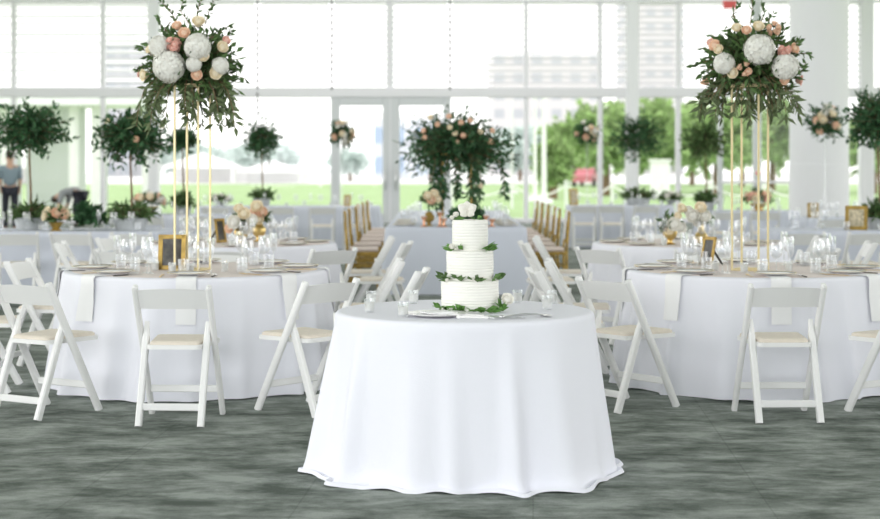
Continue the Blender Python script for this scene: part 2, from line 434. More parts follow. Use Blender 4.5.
def rect_cloth(name, X0, X1, Y0, Y1, seed, amp, flare, material, H=.75, lv=12, end=0):
    cx, cy = (X0+X1)/2, (Y0+Y1)/2; a, c = (X1-X0)/2, (Y1-Y0)/2; cr = .05; pts = []
    def side(p, q, m):
        for i in range(m): k = i/m; pts.append(((p[0]+(q[0]-p[0])*k, p[1]+(q[1]-p[1])*k), None))
    seg = []
    for (sx, sy, a0) in ((1,-1,-90), (1,1,0), (-1,1,90), (-1,-1,180)):
        o = (sx*(a-cr), sy*(c-cr)); arc = [((o[0]+cr*math.cos(math.radians(a0+15*i)), o[1]+cr*math.sin(math.radians(a0+15*i))), (math.cos(math.radians(a0+15*i)), math.sin(math.radians(a0+15*i))), math.sin(math.radians(30*i))) for i in range(7)]
        seg.append(arc)
    out = []
    for i in range(4):
        out += seg[i]; p, q = seg[i][-1], seg[(i+1) % 4][0]
        L = math.hypot(q[0][0]-p[0][0], q[0][1]-p[0][1]); m = max(4, int(L/.03))
        for k in range(1, m):
            w = k/m; d = min(w, 1-w)*L
            out.append(((p[0][0]+(q[0][0]-p[0][0])*w, p[0][1]+(q[0][1]-p[0][1])*w), p[1], math.exp(-(d/.12)**2)*.0))
    n = len(out); fold = smooth_fold(seed, 2*PI*.36/(n*.03), 2*PI*.09/(n*.03))
    vs = []; rows = []
    for rr in (.6, 1):
        rows.append(list(range(len(vs), len(vs)+n))); vs += [(p[0]*rr, p[1]*rr, H) for p, nn, cf in out]
    for t, z in ((0, H-.008),):
        rows.append(list(range(len(vs), len(vs)+n))); vs += [(p[0]+nn[0]*.008, p[1]+nn[1]*.008, z) for p, nn, cf in out]
    for j in range(1, lv+1):
        t = j/lv; rows.append(list(range(len(vs), len(vs)+n)))
        for i, (p, nn, cf) in enumerate(out):
            u = 2*PI*i/n; d = .008 + (flare + end*max(0, -nn[1])**2)*t + flare*1.6*cf*t + amp*fold(u, t)*t**.85
            vs.append((p[0]+nn[0]*d, p[1]+nn[1]*d, (H-.008)*(1-t)+.004))
    fs = [tuple(rows[0])]
    for A, B in zip(rows, rows[1:]): fs += [(A[i], B[i], B[(i+1) % n], A[(i+1) % n]) for i in range(n)]
    b = MB(); b.add(vs, fs, 0, True); o = b.build(name, material); o.location = (cx, cy, 0)
    return o

D = math.radians
T1 = (.118, 7.48); R1 = .625
flare1 = interp_cyc([(D(0), .05), (D(-25), .07), (D(-42), .11), (D(-65), .05), (D(-90), .02), (D(-115), .02), (D(-140), .06), (D(-157), .08), (D(-173), .11), (D(150), .05), (D(90), .04), (D(45), .05)])
o, d1 = round_cloth('tablecloth', *T1, R1, 5, .095, flare1, M['cloth'], n=480, lv=32, ks=(.38, .095), lip=.03)
tag(o, 'white floor-length cloth over the small round cake table, its hem spread on the carpet', 'tablecloth', 'round white tablecloths')
ROUND = {}
for key, X, Y, seed, lab in (('near_left', -1.645, 10.45, 3, 'white floor-length cloth on the near round table to the left of the cake'),
                        ('near_right', 2.135, 10.45, 8, 'white floor-length cloth on the near round table to the right of the cake'),
                        ('second_left', -1.82, 14.1, 12, 'white cloth on the round table behind the near left one'),
                        ('second_right', 2.27, 14.1, 17, 'white cloth on the round table behind the near right one')):
    o, dd = round_cloth('tablecloth', X, Y, .88, seed, .105, .09, M['cloth'], n=360, ks=(.30, .07))
    tag(o, lab, 'tablecloth', 'round white tablecloths'); ROUND[key] = (X, Y, .88, dd)
    q = MB(); q.lathe([(0, .0022), (.80, .0022), (.815, .0012), (.815, 0), (0, 0)], 64)
    t = q.build('table_overlay', M['overlay']); t.location = (X, Y, .7505)
    tag(t, f'round blush table overlay on the {key.replace("_", " ")} round table', 'table overlay', 'blush overlays on the round tables')

# ------------------------------------------------------------------ folding chairs
def make_chair(paint):
    r = empty('folding_chair', (0,0,0)); W = M[paint]
    top, foot = (-.20, .775), (.22, .0)
    def post_y(z): return top[0] + (foot[0]-top[0])*(top[1]-z)/top[1]
    for sx in (-1, 1):
        q = MB(); x = sx*.208
        q.bar((x, post_y(.772), .772), (x, post_y(.0), .0), .028, .048, (1,0,0), .25)
        q.ball((x, post_y(.772), .770), (.014,.023,.012), 8, 5); q.build('post', W, r)
        q = MB(); x = sx*.174
        q.bar((x, -.045, .565), (x, -.065, .48), .024, .02, (1,0,0), .3, w1=.036, d1=.044); q.bar((x, -.065, .48), (x, -.25, 0), .036, .044, (1,0,0), .2); q.build('leg', W, r)
    q = MB(); n = 9; vs = []
    for k in range(2):
        for i in range(n):
            x = -.197 + .394*i/(n-1); bow = -.022*(1-(x/.197)**2); arch = .010*(1-(x/.197)**2)
            for z in (.645, .70, .752+arch): vs.append((x, post_y(z) + bow - .007 + .014*k, z))
    fs = []
    for i in range(n-1):
        for j in range(2):
            a = i*3+j; fs.append((a, a+3, a+4, a+1)); c = n*3+a; fs.append((c+1, c+4, c+3, c))
        fs.append((i*3, n*3+i*3, n*3+i*3+3, i*3+3)); fs.append((i*3+2, i*3+5, n*3+i*3+5, n*3+i*3+2))
    q.add(vs, fs, 0, False); q.build('backrest', W, r)
    def slab(ins, z0, z1, dome):
        q = MB(); out = []
        for (sx, sy, a0) in ((1,-1,-90), (1,1,0), (-1,1,90), (-1,-1,180)):
            hw = (.152 if sy < 0 else .190) - ins; cr = .03; yy = (-.155+ins if sy < 0 else .245-ins)
            for i in range(5):
                a = math.radians(a0+22.5*i); out.append((sx*(hw-cr)+cr*math.cos(a), yy-sy*cr+cr*math.sin(a)))
        n = len(out); vs = [(x, y, z0) for x, y in out] + [(x, y, z1) for x, y in out] + [(x*.94, .045+(y-.045)*.94, z1+dome*.7) for x, y in out] + [(x*.5, .045+(y-.045)*.5, z1+dome) for x, y in out]
        fs = [tuple(range(n-1,-1,-1))]
        for k in range(3): fs += [(k*n+i, k*n+(i+1) % n, (k+1)*n+(i+1) % n, (k+1)*n+i) for i in range(n)]
        fs.append(tuple(range(3*n, 4*n))); q.add(vs, fs, 0, False); return q
    st = slab(0, .418, .442, .0001).build('seat', W, r); slab(.012, .4425, .455, .012).build('seat_pad', M['pad'], st)
    q = MB(); q.bar((-.17, -.212, .105), (.17, -.212, .105), .04, .016, (0,0,1), .25); q.build('stretcher', W, r)
    q = MB(); y = post_y(.16); q.bar((-.198, y, .16), (.198, y, .16), .04, .016, (0,0,1), .25); q.build('stretcher', W, r)
    return r
CH = make_chair('white_paint'); CH_K = kids(CH)
CH_used = False
def chair(x, y, fx, fy, place, group, noun='white wooden folding chair'):
    global CH_used
    if not CH_used: o = CH; CH_used = True
    else: o = copy_tree(CH, CH_K)
    o.location = (x, y, 0); o.rotation_euler = (0, 0, math.atan2(-fx, fy))
    reg(o, noun, place, 'chair', group); return o
PLACE = {'near_left': 'at the near left round table',
         'near_right': 'at the near right round table',
         'second_left': 'at the second left round table',
         'second_right': 'at the second right round table'}
ON = {'near_left': 'on the near left round table', 'near_right': 'on the near right round table',
      'second_left': 'on the second left round table', 'second_right': 'on the second right round table'}
ring_front = {'near_left': [(-2.31, 9.10, .50, .86), (-1.485, 8.83, .05, 1), (-.78, 9.20, -.74, .67)],
              'near_right': [(1.12, 9.34, .78, .63), (1.955, 8.95, -.04, 1), (2.70, 9.08, -.55, .83)],
              'second_left': [(-2.5, 12.6, .4, .9), (-1.75, 12.62, .05, 1), (-.98, 12.75, -.62, .78)],
              'second_right': [(1.42, 12.85, .66, .75), (2.1, 12.62, 0, 1), (2.95, 12.62, -.5, .86)]}
for key, (X, Y, R, dd) in ROUND.items():
    g = f'white folding chairs round the {key.replace("_", " ")} table'
    for c in ring_front[key]: chair(*c, PLACE[key], g)
    for ang, rr, tw in ((-17, 1.40, 10), (26, 1.30, -22), (92, 1.30, 4), (154, 1.30, 20), (197, 1.40, -12)):
        a = D(ang); ft = a + PI + D(tw)
        chair(X+rr*math.cos(a), Y+rr*math.sin(a), math.cos(ft), math.sin(ft), PLACE[key], g)

# ------------------------------------------------------------------ glassware and place settings
def wine_glass(parts):
    bowl = [(.004,.095),(.02,.10),(.036,.118),(.042,.145),(.040,.175),(.034,.205),(.0325,.205),(.038,.175),(.040,.146),(.034,.120),(.018,.104),(0,.101)]
    stem = [(.012,.004),(.006,.012),(.004,.03),(.004,.085),(.006,.0955),(0,.0957)]
    base = [(0,0),(.036,0),(.036,.002),(.02,.004),(.0,.006)]
    return build_glass('wine_glass', (('bowl', bowl), ('stem', stem), ('base', base)), parts)
def flute(parts):
    bowl = [(.004,.105),(.014,.112),(.022,.14),(.0255,.185),(.024,.235),(.0225,.235),(.0238,.185),(.020,.142),(.010,.118),(0,.112)]
    stem = [(.010,.004),(.005,.012),(.0038,.03),(.0038,.095),(.005,.1055),(0,.1057)]
    base = [(0,0),(.032,0),(.032,.002),(.018,.004),(0,.006)]
    return build_glass('champagne_flute', (('bowl', bowl), ('stem', stem), ('base', base)), parts)
def tumbler(parts):
    wall = [(0,.0),(.030,0),(.034,.01),(.038,.095),(.0365,.095),(.032,.014),(0,.012)]
    water = [(0,.0125),(.0315,.0145),(.0345,.06),(0,.0605)]
    return build_glass('water_tumbler', (('wall', wall), ('water', water)), parts)
def build_glass(name, profs, parts):
    if parts:
        r = empty(name, (0,0,0))
        par = r
        for pn_, pr in profs:
            q = MB(); q.lathe(pr, 16); po = q.build(pn_ if pn_ != 'wall' else 'glass_wall', M['glass_thick'] if pn_ in ('water', 'stem') else M['glass'], par)
            if pn_ == 'wall': par = po
        return r
    q = MB()
    for pn_, pr in profs: q.lathe(pr, 12)
    return q.build(name, M['glass'])
def votive():
    r = empty('votive_candle', (0,0,0))
    q = MB(); q.lathe([(0,0),(.022,0),(.0235,.006),(.0265,.066),(.0252,.066),(.0222,.010),(0,.008)], 20); q.build('glass_cup', M['glass_thick'], r)
    q = MB(); q.lathe([(0,.0095),(.0215,.0105),(.0240,.050),(.010,.0485),(0,.048)], 16); cd = q.build('candle', M['wax'], r)
    q = MB(); q.tube([(0,0,.046),(.001,0,.058)], .0012, 5); q.build('wick', M['dark'], cd)
    return r
PROTO = {}
def put(kind, x, y, z, rz, noun, place, cat, group):
    if kind not in PROTO:
        fn, arg = MAKERS[kind]; o = fn(*arg); PROTO[kind] = (o, kids(o))
    else:
        p, k = PROTO[kind]; o = copy_tree(p, k)
    o.location = (x, y, z); o.rotation_euler = (0,0,rz)
    reg(o, noun, place, cat, group); return o
def plate():
    q = MB(); q.lathe([(0,.006),(.07,.006),(.085,.010),(.132,.018),(.134,.0165),(.09,.004),(.06,0),(0,0)], 32); o = q.build('dinner_plate', M['china'])
    q = MB(); q.lathe([(.126,.0178),(.132,.0190),(.1345,.0172),(.132,.0184)], 32); q.build('rim_band', M['gold_paint'], o); return o
def fork():
    o = empty('fork', (0,0,0)); q = MB()
    q.bar((0,-.10,.005), (0,.03,.006), .009, .003, (1,0,0), .2, w1=.006); q.build('handle', M['gold'], o)
    q = MB(); q.bar((0,.03,.006), (0,.055,.005), .008, .003, (1,0,0), .2, w1=.022)
    for x in (-.0085,-.003,.003,.0085): q.bar((x,.055,.005), (x,.098,.008), .003, .002, (1,0,0), .2)
    q.build('tines', M['gold'], o); return o
def knife():
    o = empty('table_knife', (0,0,0)); q = MB(); q.bar((0,-.11,.005), (0,0,.005), .013, .006, (1,0,0), .3, w1=.010); q.build('handle', M['dark'], o)
    q = MB(); q.bar((0,0,.005), (0,.115,.004), .014, .002, (1,0,0), .2, w1=.010); q.build('blade', M['silver'], o); return o
MAKERS = {'wine': (wine_glass, (True,)), 'flute': (flute, (True,)), 'tumbler': (tumbler, (True,)), 'votive': (votive, ()),
          'wine_far': (wine_glass, (False,)), 'flute_far': (flute, (False,)), 'tumbler_far': (tumbler, (False,)),
          'plate': (plate, ()), 'fork': (fork, ()), 'knife': (knife, ())}
def napkin(X, Y, R, disp, a, seedr):
    """folded white napkin lying under the plate and hanging over the table edge"""
    u, t = Vector((math.cos(a), math.sin(a), 0)), Vector((-math.sin(a), math.cos(a), 0))
    path = [(R-.34, .7545), (R-.2, .7545), (R-.05, .7545), (R-.012, .7545), (R+.008, .750), (R+.017, .735)]
    for k in range(1, 8):
        z = .735 - .265*k/7; tt = (.726-z)/.726
        path.append((R, z, tt))
    q = MB(); vs = []; m = 6
    for off in (0, .004):
        for i, pz in enumerate(path):
            for j in range(m):
                w = (-.5 + j/(m-1))*.125; r, z = pz[0], pz[1]
                if len(pz) > 2: r = R*math.cos(w/R) + max(.017, max(disp(a+w/R+g, pz[2]) for g in (-.03, 0, .03)) + .008)
                elif i > 2: r = r - R*(1-math.cos(w/R))*(i-2)/3
                hang = max(0, i-5)/8
                vs.append(u*(r + (off if i > 4 else 0)) + t*(w) + Vector((0, 0, z + (off if i <= 4 else 0))))
    n = len(path); fs = []
    for k in range(2):
        for i in range(n-1):
            for j in range(m-1):
                A = k*n*m + i*m + j; f = (A, A+1, A+m+1, A+m); fs.append(f if k else f[::-1])
    for i in range(n-1):
        for j in (0, m-1):
            A = i*m+j; fs.append((A, A+m, A+m+n*m, A+n*m))
    for i in (0, n-1): fs += [(i*m+j, i*m+j+1, i*m+j+1+n*m, i*m+j+n*m) for j in range(m-1)]
    q.add(vs, fs, 0, True); o = q.build('napkin', M['napkin']); o.location = (X, Y, 0); return o
rg = random.Random(4)
for key, (X, Y, R, dd) in ROUND.items():
    on = ON[key]; near = key.startswith('near'); kn = key.replace('_', ' ')
    for i in range(8):
        a = D((-85 if key.endswith('left') else -92) + 45*i); u = Vector((math.cos(a), math.sin(a))); t = Vector((-u.y, u.x)); rz = a + PI/2
        c = Vector((X, Y))
        def P(r, w): v = c + u*r + t*w; return v.x, v.y
        fwd = math.sin(a) < .4
        if near:
            o = napkin(X, Y, R, dd, a, rg.uniform(-1, 1)); o['category'] = 'napkin'; o['group'] = f'white napkins on the {kn} table'
            REG.setdefault(('folded white napkin hanging over the edge', f'of the {kn} round table'), []).append(o); o['sort_a'] = a
            put('plate', *P(R-.19, 0), .7592, 0, 'white plate with a thin gold rim', on, 'plate', f'plates on the {kn} table')
            put('fork', *P(R-.17, -.165), .753, rz, 'gold fork', on, 'fork', f'forks on the {kn} table')
            put('knife', *P(R-.17, .165), .753, rz+rg.uniform(-.1,.1), 'dark handled table knife', on, 'knife', f'knives on the {kn} table')
        else:
            put('plate', *P(R-.19, 0), .7530, 0, 'white plate with a thin gold rim', on, 'plate', f'plates on the {kn} table')
        j = lambda: rg.uniform(-.012, .012)
        put('tumbler', *P(R-.385+j(), -.045), .753, rg.uniform(0, 6), 'clear water tumbler', on, 'glass', f'tumblers on the {kn} table')
        put('wine', *P(R-.43+j(), .05), .753, 0, 'clear stemmed wine glass', on, 'glass', f'wine glasses on the {kn} table')
        put('flute', *P(R-.37+j(), .13), .753, 0, 'clear champagne flute', on, 'glass', f'champagne flutes on the {kn} table')
# napkins sit at their table centre: order them by their own side of the table
for (noun, place), obs in list(REG.items()):
    if 'napkin' in noun:
        obs.sort(key=lambda o: math.cos(o['sort_a']))
        for i, o in enumerate(obs): o['label'] = f'{noun} {place}, {ORD[i]} from left'; del o['sort_a']
        del REG[(noun, place)]

# ------------------------------------------------------------------ flowers and leaves
def sph(r): 
    z = r.uniform(-1, 1); a = r.uniform(0, 2*PI); s = math.sqrt(1-z*z); return Vector((s*math.cos(a), s*math.sin(a), z))
def crown(name, mats, parent, *a, **k): return crown_mb(*a, **k).build(name, mats, parent)
def crown_mb(c, rad, n_sprig, per, ln, wd, seed, low=-.75, jag=.3, twig=True, inner=.35):
    """leafy ball: sprigs grow from the middle outwards and carry leaves all along"""
    r = random.Random(seed); q = MB(); c = Vector(c)
    for k in range(n_sprig):
        d = sph(r)
        while d.z < low: d = sph(r)
        L = r.uniform(1-jag, 1+jag*.55); bend = Vector((r.uniform(-.15,.15), r.uniform(-.15,.15), r.uniform(-.25,.1)))
        def at(s): 
            v = d*s*L + bend*s*s; return c + Vector((v.x*rad[0], v.y*rad[1], v.z*rad[2]))
        if twig: q.tube([at(.2), at(.6), at(1)], [.004, .003, .0015], 4, 1, False)
        for i in range(per):
            s = inner + (1.02-inner)*(i+r.random()*.6)/per; p = at(s); ax = (at(s+.03)-p).normalized()
            q.leaf(p, ax*.7 + sph(r)*.8, ln*r.uniform(.7, 1.25), wd*r.uniform(.8, 1.2), r)
    return q
def sprays(name, mats, parent, *a): return sprays_mb(MB(), *a).build(name, mats, parent)
def sprays_mb(q, chains, ln, wd, seed):
    """loose twigs with paired leaves; chains = lists of points"""
    r = random.Random(seed)
    for pts in chains:
        pts = [Vector(p) for p in pts]; q.tube(pts, [.004]+[.003]*(len(pts)-2)+[.0015], 4, 1, False)
        L = sum((b_-a_).length for a_, b_ in zip(pts, pts[1:])); m = max(4, int(L/(ln*.42)))
        for i in range(m):
            s = (i+.5)/m*(len(pts)-1); k = min(int(s), len(pts)-2); p = pts[k].lerp(pts[k+1], s-k); ax = (pts[k+1]-pts[k]).normalized()
            for sg in (0, 1): q.leaf(p, ax*.8+sph(r)*.75, ln*r.uniform(.7, 1.2), wd*r.uniform(.8, 1.2), r)
    return q
def rose_mb(c, r0, face, seed, mb):
    """cupped rose of overlapping petals round a tight heart, opening towards FACE"""
    r = random.Random(seed); z = Vector(face).normalized(); x = z.orthogonal().normalized(); y = z.cross(x); c = Vector(c)
    mb.ball(c, r0*.55, 8, 5)
    for ring, (n, rad, tilt, sz) in enumerate(((4, .28, .15, .75), (5, .52, .45, .95), (6, .72, .85, 1.05))):
        for k in range(n):
            a = 2*PI*k/n + ring*.6 + r.uniform(-.15, .15); o = x*math.cos(a)+y*math.sin(a); t = z.cross(o)
            vs = []
            for i in range(3):
                for j in range(3):
                    u = (j-1)*.62; v = i/2
                    rr = rad*(.45+.55*v) + .12*tilt*v*v; h = (v*sz - .35) - tilt*.35*v*v
                    p = c + (o*math.cos(u) + t*math.sin(u))*rr*r0*(1-.05*abs(j-1)) + z*h*r0*(1 - .12*abs(j-1)*v)
                    vs.append(p)
            mb.add(vs, [(i*3+j, i*3+j+1, i*3+j+4, i*3+j+3) for i in range(2) for j in range(2)], 0, True)
def hydrangea_mb(c, r0, seed, mb, n=210):
    r = random.Random(seed); c = Vector(c); mb.ball(c, r0*.80, 14, 8)
    for k in range(n):
        z = 1-2*(k+.5)/n; a = k*2.39996; s = math.sqrt(max(0, 1-z*z)); d = Vector((s*math.cos(a), s*math.sin(a), z))
        p = c + d*r0*(r.uniform(.82, .96) + .07*math.sin(5*a+seed)*math.cos(3.1*z*2+seed)); x = (d.orthogonal()).normalized(); y = d.cross(x); ro = r.uniform(0, PI/2); f = r0*.25
        for i in range(4):
            b0 = ro+i*PI/2; e = x*math.cos(b0)+y*math.sin(b0); t = x*math.cos(b0+PI/2)+y*math.sin(b0+PI/2)
            mb.add([p, p+e*f*.7+t*f*.45+d*f*.2, p+e*f*1.15+d*f*.05, p+e*f*.7-t*f*.45+d*f*.2], [(0,1,2,3)], 0, False)
def stock_mb(c, r0, seed, mb):
    """ruffled cluster of small blossoms"""
    r = random.Random(seed); c = Vector(c)
    for k in range(9):
        d = sph(r); rose_mb(c + d*r0*.6, r0*.5, d + Vector((0,-.6,.3)), seed*31+k, mb)
PET = {'w': 'white_petal', 'c': 'cream_petal', 'p': 'peach_petal', 'k': 'pink_petal'}
def blooms(parent, base, px0, Y, rad, lst, seed):
    """lst: (px, py, radius px, kind). Heads sit on the camera-ward half of an ellipsoid RAD about BASE"""
    s = F_PX/Y
    for i, (px, py, rp, kd) in enumerate(lst):
        dx = wx(px, Y) - base[0]; dz = wz(py, Y) - base[2]; r0 = rp/s
        k = 1 - (dx/rad[0])**2 - (dz/rad[2])**2; dy = -rad[1]*math.sqrt(max(.0, k))
        c = Vector((dx, dy, dz)) + Vector((0, 0, 0)); face = Vector((dx*.9, dy-.12, dz*.8+.05)); q = MB()
        off = Vector(parent_off(parent, base)); c = c + off
        if kd[0] == 'h': hydrangea_mb(c, r0*.98, seed+i, q); q.build('hydrangea', M['hydrangea'], parent)
        elif kd[0] == 's': stock_mb(c, r0*1.15, seed+i, q); q.build('blossom_cluster', M[PET[kd[1]]], parent)
        else: rose_mb(c, r0*1.32, face, seed+i, q); q.build('rose', M[PET[kd]], parent)
def parent_off(parent, base): return Vector(base) - Vector(parent.location)

def gold_stand(X, Y, spread, ang, top, label):
    e = empty('flower_stand', (X, Y, .753)); h = top - .753; r = spread
    pts = [(r*math.cos(ang+PI/2*k), r*math.sin(ang+PI/2*k)) for k in range(4)]
    for x, y in pts:
        q = MB(); q.bar((x, y, 0), (x, y, h), .014, .014, (1,0,0), .2); q.build('rod', M['gold_paint'], e)
    for z, nm in ((.006, 'base_frame'), (h, 'top_frame')):
        q = MB()
        for k in range(4):
            a, c = pts[k], pts[(k+1) % 4]; q.bar((*a, z), (*c, z), .013, .012, (0,0,1), .2)
        q.build(nm, M['gold_paint'], e)
    q = MB(); q.lathe([(0,h+.007),(r*.95,h+.007),(r*.95,h+.014),(0,h+.014)], 24); q.build('top_plate', M['gold_paint'], e)
    tag(e, label, 'stand', 'tall gold flower stands'); return e
def big_arrangement(px, X, Y, zc, lst, ups, downs, seed, label, topz):
    e = empty('floral_arrangement', (X, Y, topz)); base = (X, Y, zc); o = Vector((0, 0, zc-topz))
    q = crown_mb(o, (.30, .27, .245), 270, 9, .066, .033, seed, low=-.8, jag=.28, inner=.3)
    sprays_mb(q, [[Vector((wx(a, Y)-X, dy, wz(c, Y)-topz)) for a, c, dy in ch] for ch in ups], .046, .020, seed+1)
    q.build('foliage', [M['leaf'], M['bark']], e)
    sprays('trailing_greenery', [M['leaf_olive'], M['bark']], e, [[Vector((wx(a, Y)-X, dy, wz(c, Y)-topz)) for a, c, dy in ch] for ch in downs], .085, .030, seed+2)
    blooms(e, base, px, Y, (.34, .29, .30), lst, seed*10)
    q = MB(); q.lathe([(0,.001),(.06,.001),(.08,.06),(.07,.10),(0,.11)], 18); q.build('foam_holder', M['leaf_dark'], e)
    tag(e, label, 'flower arrangement', 'large rose and hydrangea arrangements on gold stands'); return e
YT = 10.32; XL, XR = wx(192.5, YT), wx(750, YT)
TOPZ = 1.975
gold_stand(XL, YT, .122, .46, TOPZ, 'tall gold four-rod flower stand on the near left round table')
gold_stand(XR, YT, .13, .24, TOPZ, 'tall gold four-rod flower stand on the near right round table')
rs = random.Random(77)
def hang(px, py0, n, lo, hi, w):
    out = []
    for k in range(n):
        x = px + rs.uniform(-w, w); dy = rs.uniform(-.2, .12); dx = (x-px)*.22; y1 = rs.uniform(lo, hi)
        out.append([(x*.7+px*.3, py0-8, dy*.6), (x, py0+6, dy), (x+dx*.6, (py0+y1)/2+4, dy), (x+dx*.8, y1, dy)])
    return out
big_arrangement(188, XL, YT, wz(62, YT), [
    (176,69,16,'h'),(204,50,13.5,'h'),(166,49,11,'h'),(225,68,9,'h'),(200.5,67,8,'h'),
    (165,54,5.5,'c'),(178.5,78,6,'c'),(209,59,6,'c'),(202,25,6.5,'c'),(182,29,5,'p'),(190.5,37,6,'p'),(180,48,8,'sk'),(226,50,6,'c'),(229,43,4.5,'k'),
    (220,75,6.5,'c'),(203,77,5.5,'p'),(148.5,76,6,'c'),(140,73,4.5,'k'),(155,52,4,'c')],
    [[(180,30,0),(172,12,-.03),(162,2,-.05)],[(190,25,0),(180,10,0),(183,-2,.03)],[(205,25,0),(210,10,-.02),(217,-4,-.02)],[(172,36,0),(164,28,-.1),(160,18,-.1)],[(210,40,-.1),(222,34,-.1),(232,26,-.1)],
     [(215,42,0),(225,36,.05),(230,30,.05)],[(158,60,0),(148,52,-.05),(139,47,-.05)],[(150,70,0),(142,64,.05),(134,70,.05)],[(195,20,.05),(197,6,.06),(203,-6,.05)],[(168,20,.1),(163,28,.1),(160,34,.1)]],
    hang(190, 86, 30, 102, 130, 42), 21, 'lush white hydrangea and peach rose arrangement, left of the two on gold stands', TOPZ+.0145)
big_arrangement(752, XR, YT, wz(62, YT), [
    (750.6,53,15.5,'h'),(718,66,11,'h'),(777,69,13.5,'h'),
    (753.6,53,5.2,'c'),(752,30,5.8,'c'),(731.6,31,5,'c'),(740,34,5,'p'),(767.5,31,7,'sp'),(711,48,6,'p'),(708,44,4,'k'),(726,75,5.5,'c'),(737,72,7.5,'sp'),
    (775.5,52,7,'sk'),(787,51,5.5,'p'),(776,81,5.5,'p'),(799,80,5.5,'k'),(704,81,4.5,'sp'),(714,52,5,'c')],
    [[(750,25,0),(752,10,0),(752,-3,0)],[(740,28,0),(733,14,.02),(740,4,.02)],[(760,25,0),(764,14,-.02),(760,5,-.03)],[(775,40,-.05),(782,32,-.05),(783,24,-.05)],[(788,55,-.05),(800,54,-.08),(808,56,-.08)],
     [(780,45,0),(792,44,0),(800,40,0)],[(715,60,0),(705,62,-.05),(696,64,-.05)],[(725,45,0),(718,38,.03),(712,34,.04)],[(768,30,.04),(770,20,.05),(775,12,.05)],[(795,65,.05),(803,72,.05),(806,62,0)]],
    hang(748, 86, 30, 98, 122, 42), 47, 'lush white hydrangea and peach rose arrangement, right of the two on gold stands', TOPZ+.0145)
def votives_at(lst, z, place, grp):
    for x, y in lst: put('votive', x, y, z, 0, 'glass votive with white candle', place, 'candle', grp)
for key, Xc in (('near_left', XL), ('near_right', XR)):
    votives_at([(Xc-.09, YT-.26), (Xc+.03, YT-.28), (Xc+.23, YT-.12), (Xc-.24, YT-.05)], .753, ON[key], f'votives on the {key.replace("_"," ")} table')

# picture frames standing on the tables
def photo_frame(x, y, z, rz, w, h, tilt, label, dark=True):
    e = empty('table_number_frame', (x, y, z), rz); c, s = math.cos(tilt), math.sin(tilt)
    def T(a, d, k): return (a, d*c - k*s*-1, k*c - d*s + .002)
    bw = w*.16
    q = MB(); d0 = .012
    for p0, p1 in (((-w/2+bw/2,0,0), (-w/2+bw/2,0,h)), ((w/2-bw/2,0,0), (w/2-bw/2,0,h))): q.bar(T(*p0), T(*p1), bw, d0, (1,0,0), .2)
    for k in (bw/2, h-bw/2): q.bar(T(-w/2,0,k), T(w/2,0,k), bw, d0, (0, s, c), .2)
    fr = q.build('frame', M['old_gold'], e)
    q = MB(); q.add([T(-w/2+bw*.9,-.001,bw*.9), T(w/2-bw*.9,-.001,bw*.9), T(w/2-bw*.9,-.001,h-bw*.9), T(-w/2+bw*.9,-.001,h-bw*.9)], [(0,1,2,3)]); q.build('picture', M['print' if dark else 'print_pale'], fr)
    q = MB(); q.bar(T(0,.01,h*.7), (0, .085+h*.25, .004), .03, .004, (1,0,0)); q.build('easel_back', M['dark'], e)
    tag(e, label, 'frame', 'gold table frames'); return e
fy = 10.325
photo_frame(wx(171.5, fy), fy+.0, .753, -.05, .185, .235, .12, 'square gold frame with a dark picture on the near left round table')
fy = 10.85
photo_frame(wx(706, fy), fy, .753, -1.15, .15, .2, .18, 'gold frame turned nearly edge-on, on the near right round table')
fy = 14.05
photo_frame(wx(222, fy), fy, .753, 1.1, .15, .22, .15, 'gold frame turned aside on the second left round table')

# ------------------------------------------------------------------ cake and its table
CX, CY = wx(470, 7.43), 7.43
e = empty('wedding_cake', (CX, CY, .75)); z = .012
q = MB(); q.lathe([(0,0),(.150,0),(.150,.010),(.146,.012),(0,.012)], 48); q.build('cake_board', M['china'], e)
TIER = [(.138, .140), (.113, .140), (.086, .145)]; levels = []
for i, (r, h) in enumerate(TIER):
    q = MB(); prof = [(0, z)]; prof.append((r*.985, z)); m = 26
    for k in range(m+1):
        u = k/m; prof.append((r + .0016*math.sin(u*2*PI*9.5+i), z + .004 + (h-.012)*u))
    prof += [(r*.985, z+h-.002), (r*.95, z+h), (0, z+h)]
    q.lathe(prof, 64, wob=lambda a, zz: .004*math.sin(3*a+zz*40)+.003*math.sin(11*a+zz*90)); q.build('cake_tier', M['icing'], e)
    levels.append((r, z)); z += h
topz = z
rc = random.Random(9)
def garland(r, z, spots, seed, ln=.055):
    rr = random.Random(seed)
    for a, n in spots:
        q = MB()
        for k in range(n):
            t = a + rr.uniform(-.28, .28); p = Vector((math.cos(t)*(r+.006), math.sin(t)*(r+.006), z+rr.uniform(.004, .014)))
            tan = Vector((-math.sin(t), math.cos(t), 0))*rr.choice((-1, 1)); out = Vector((math.cos(t), math.sin(t), 0))
            q.leaf(p, tan*rr.uniform(.4, 1)+out*rr.uniform(.3, .8)+Vector((0,0,rr.uniform(-.15, .55))), ln*rr.uniform(.7, 1.2), ln*.5, rr)
        q.build('leaf_cluster', M['leaf_fresh'] if seed % 2 else M['leaf'], e)
garland(levels[0][0], .006, [(-2.5, 9), (-2.1, 7), (-1.75, 5), (-1.2, 9), (-.95, 7), (-.4, 5), (2.9, 4)], 1)
garland(levels[1][0]+.006, levels[1][1], [(-2.75, 7), (-2.2, 6), (-1.6, 3), (-1.1, 4), (-.3, 9), (-.05, 6), (3.0, 5)], 2)
garland(levels[2][0]+.006, levels[2][1], [(-2.6, 6), (-2.2, 3), (-.75, 6), (-.4, 6), (3.1, 4)], 3)
garland(.03, topz-.002, [(-2.4, 4), (2.9, 4), (-1.0, 2), (0, 3)], 5, .045)
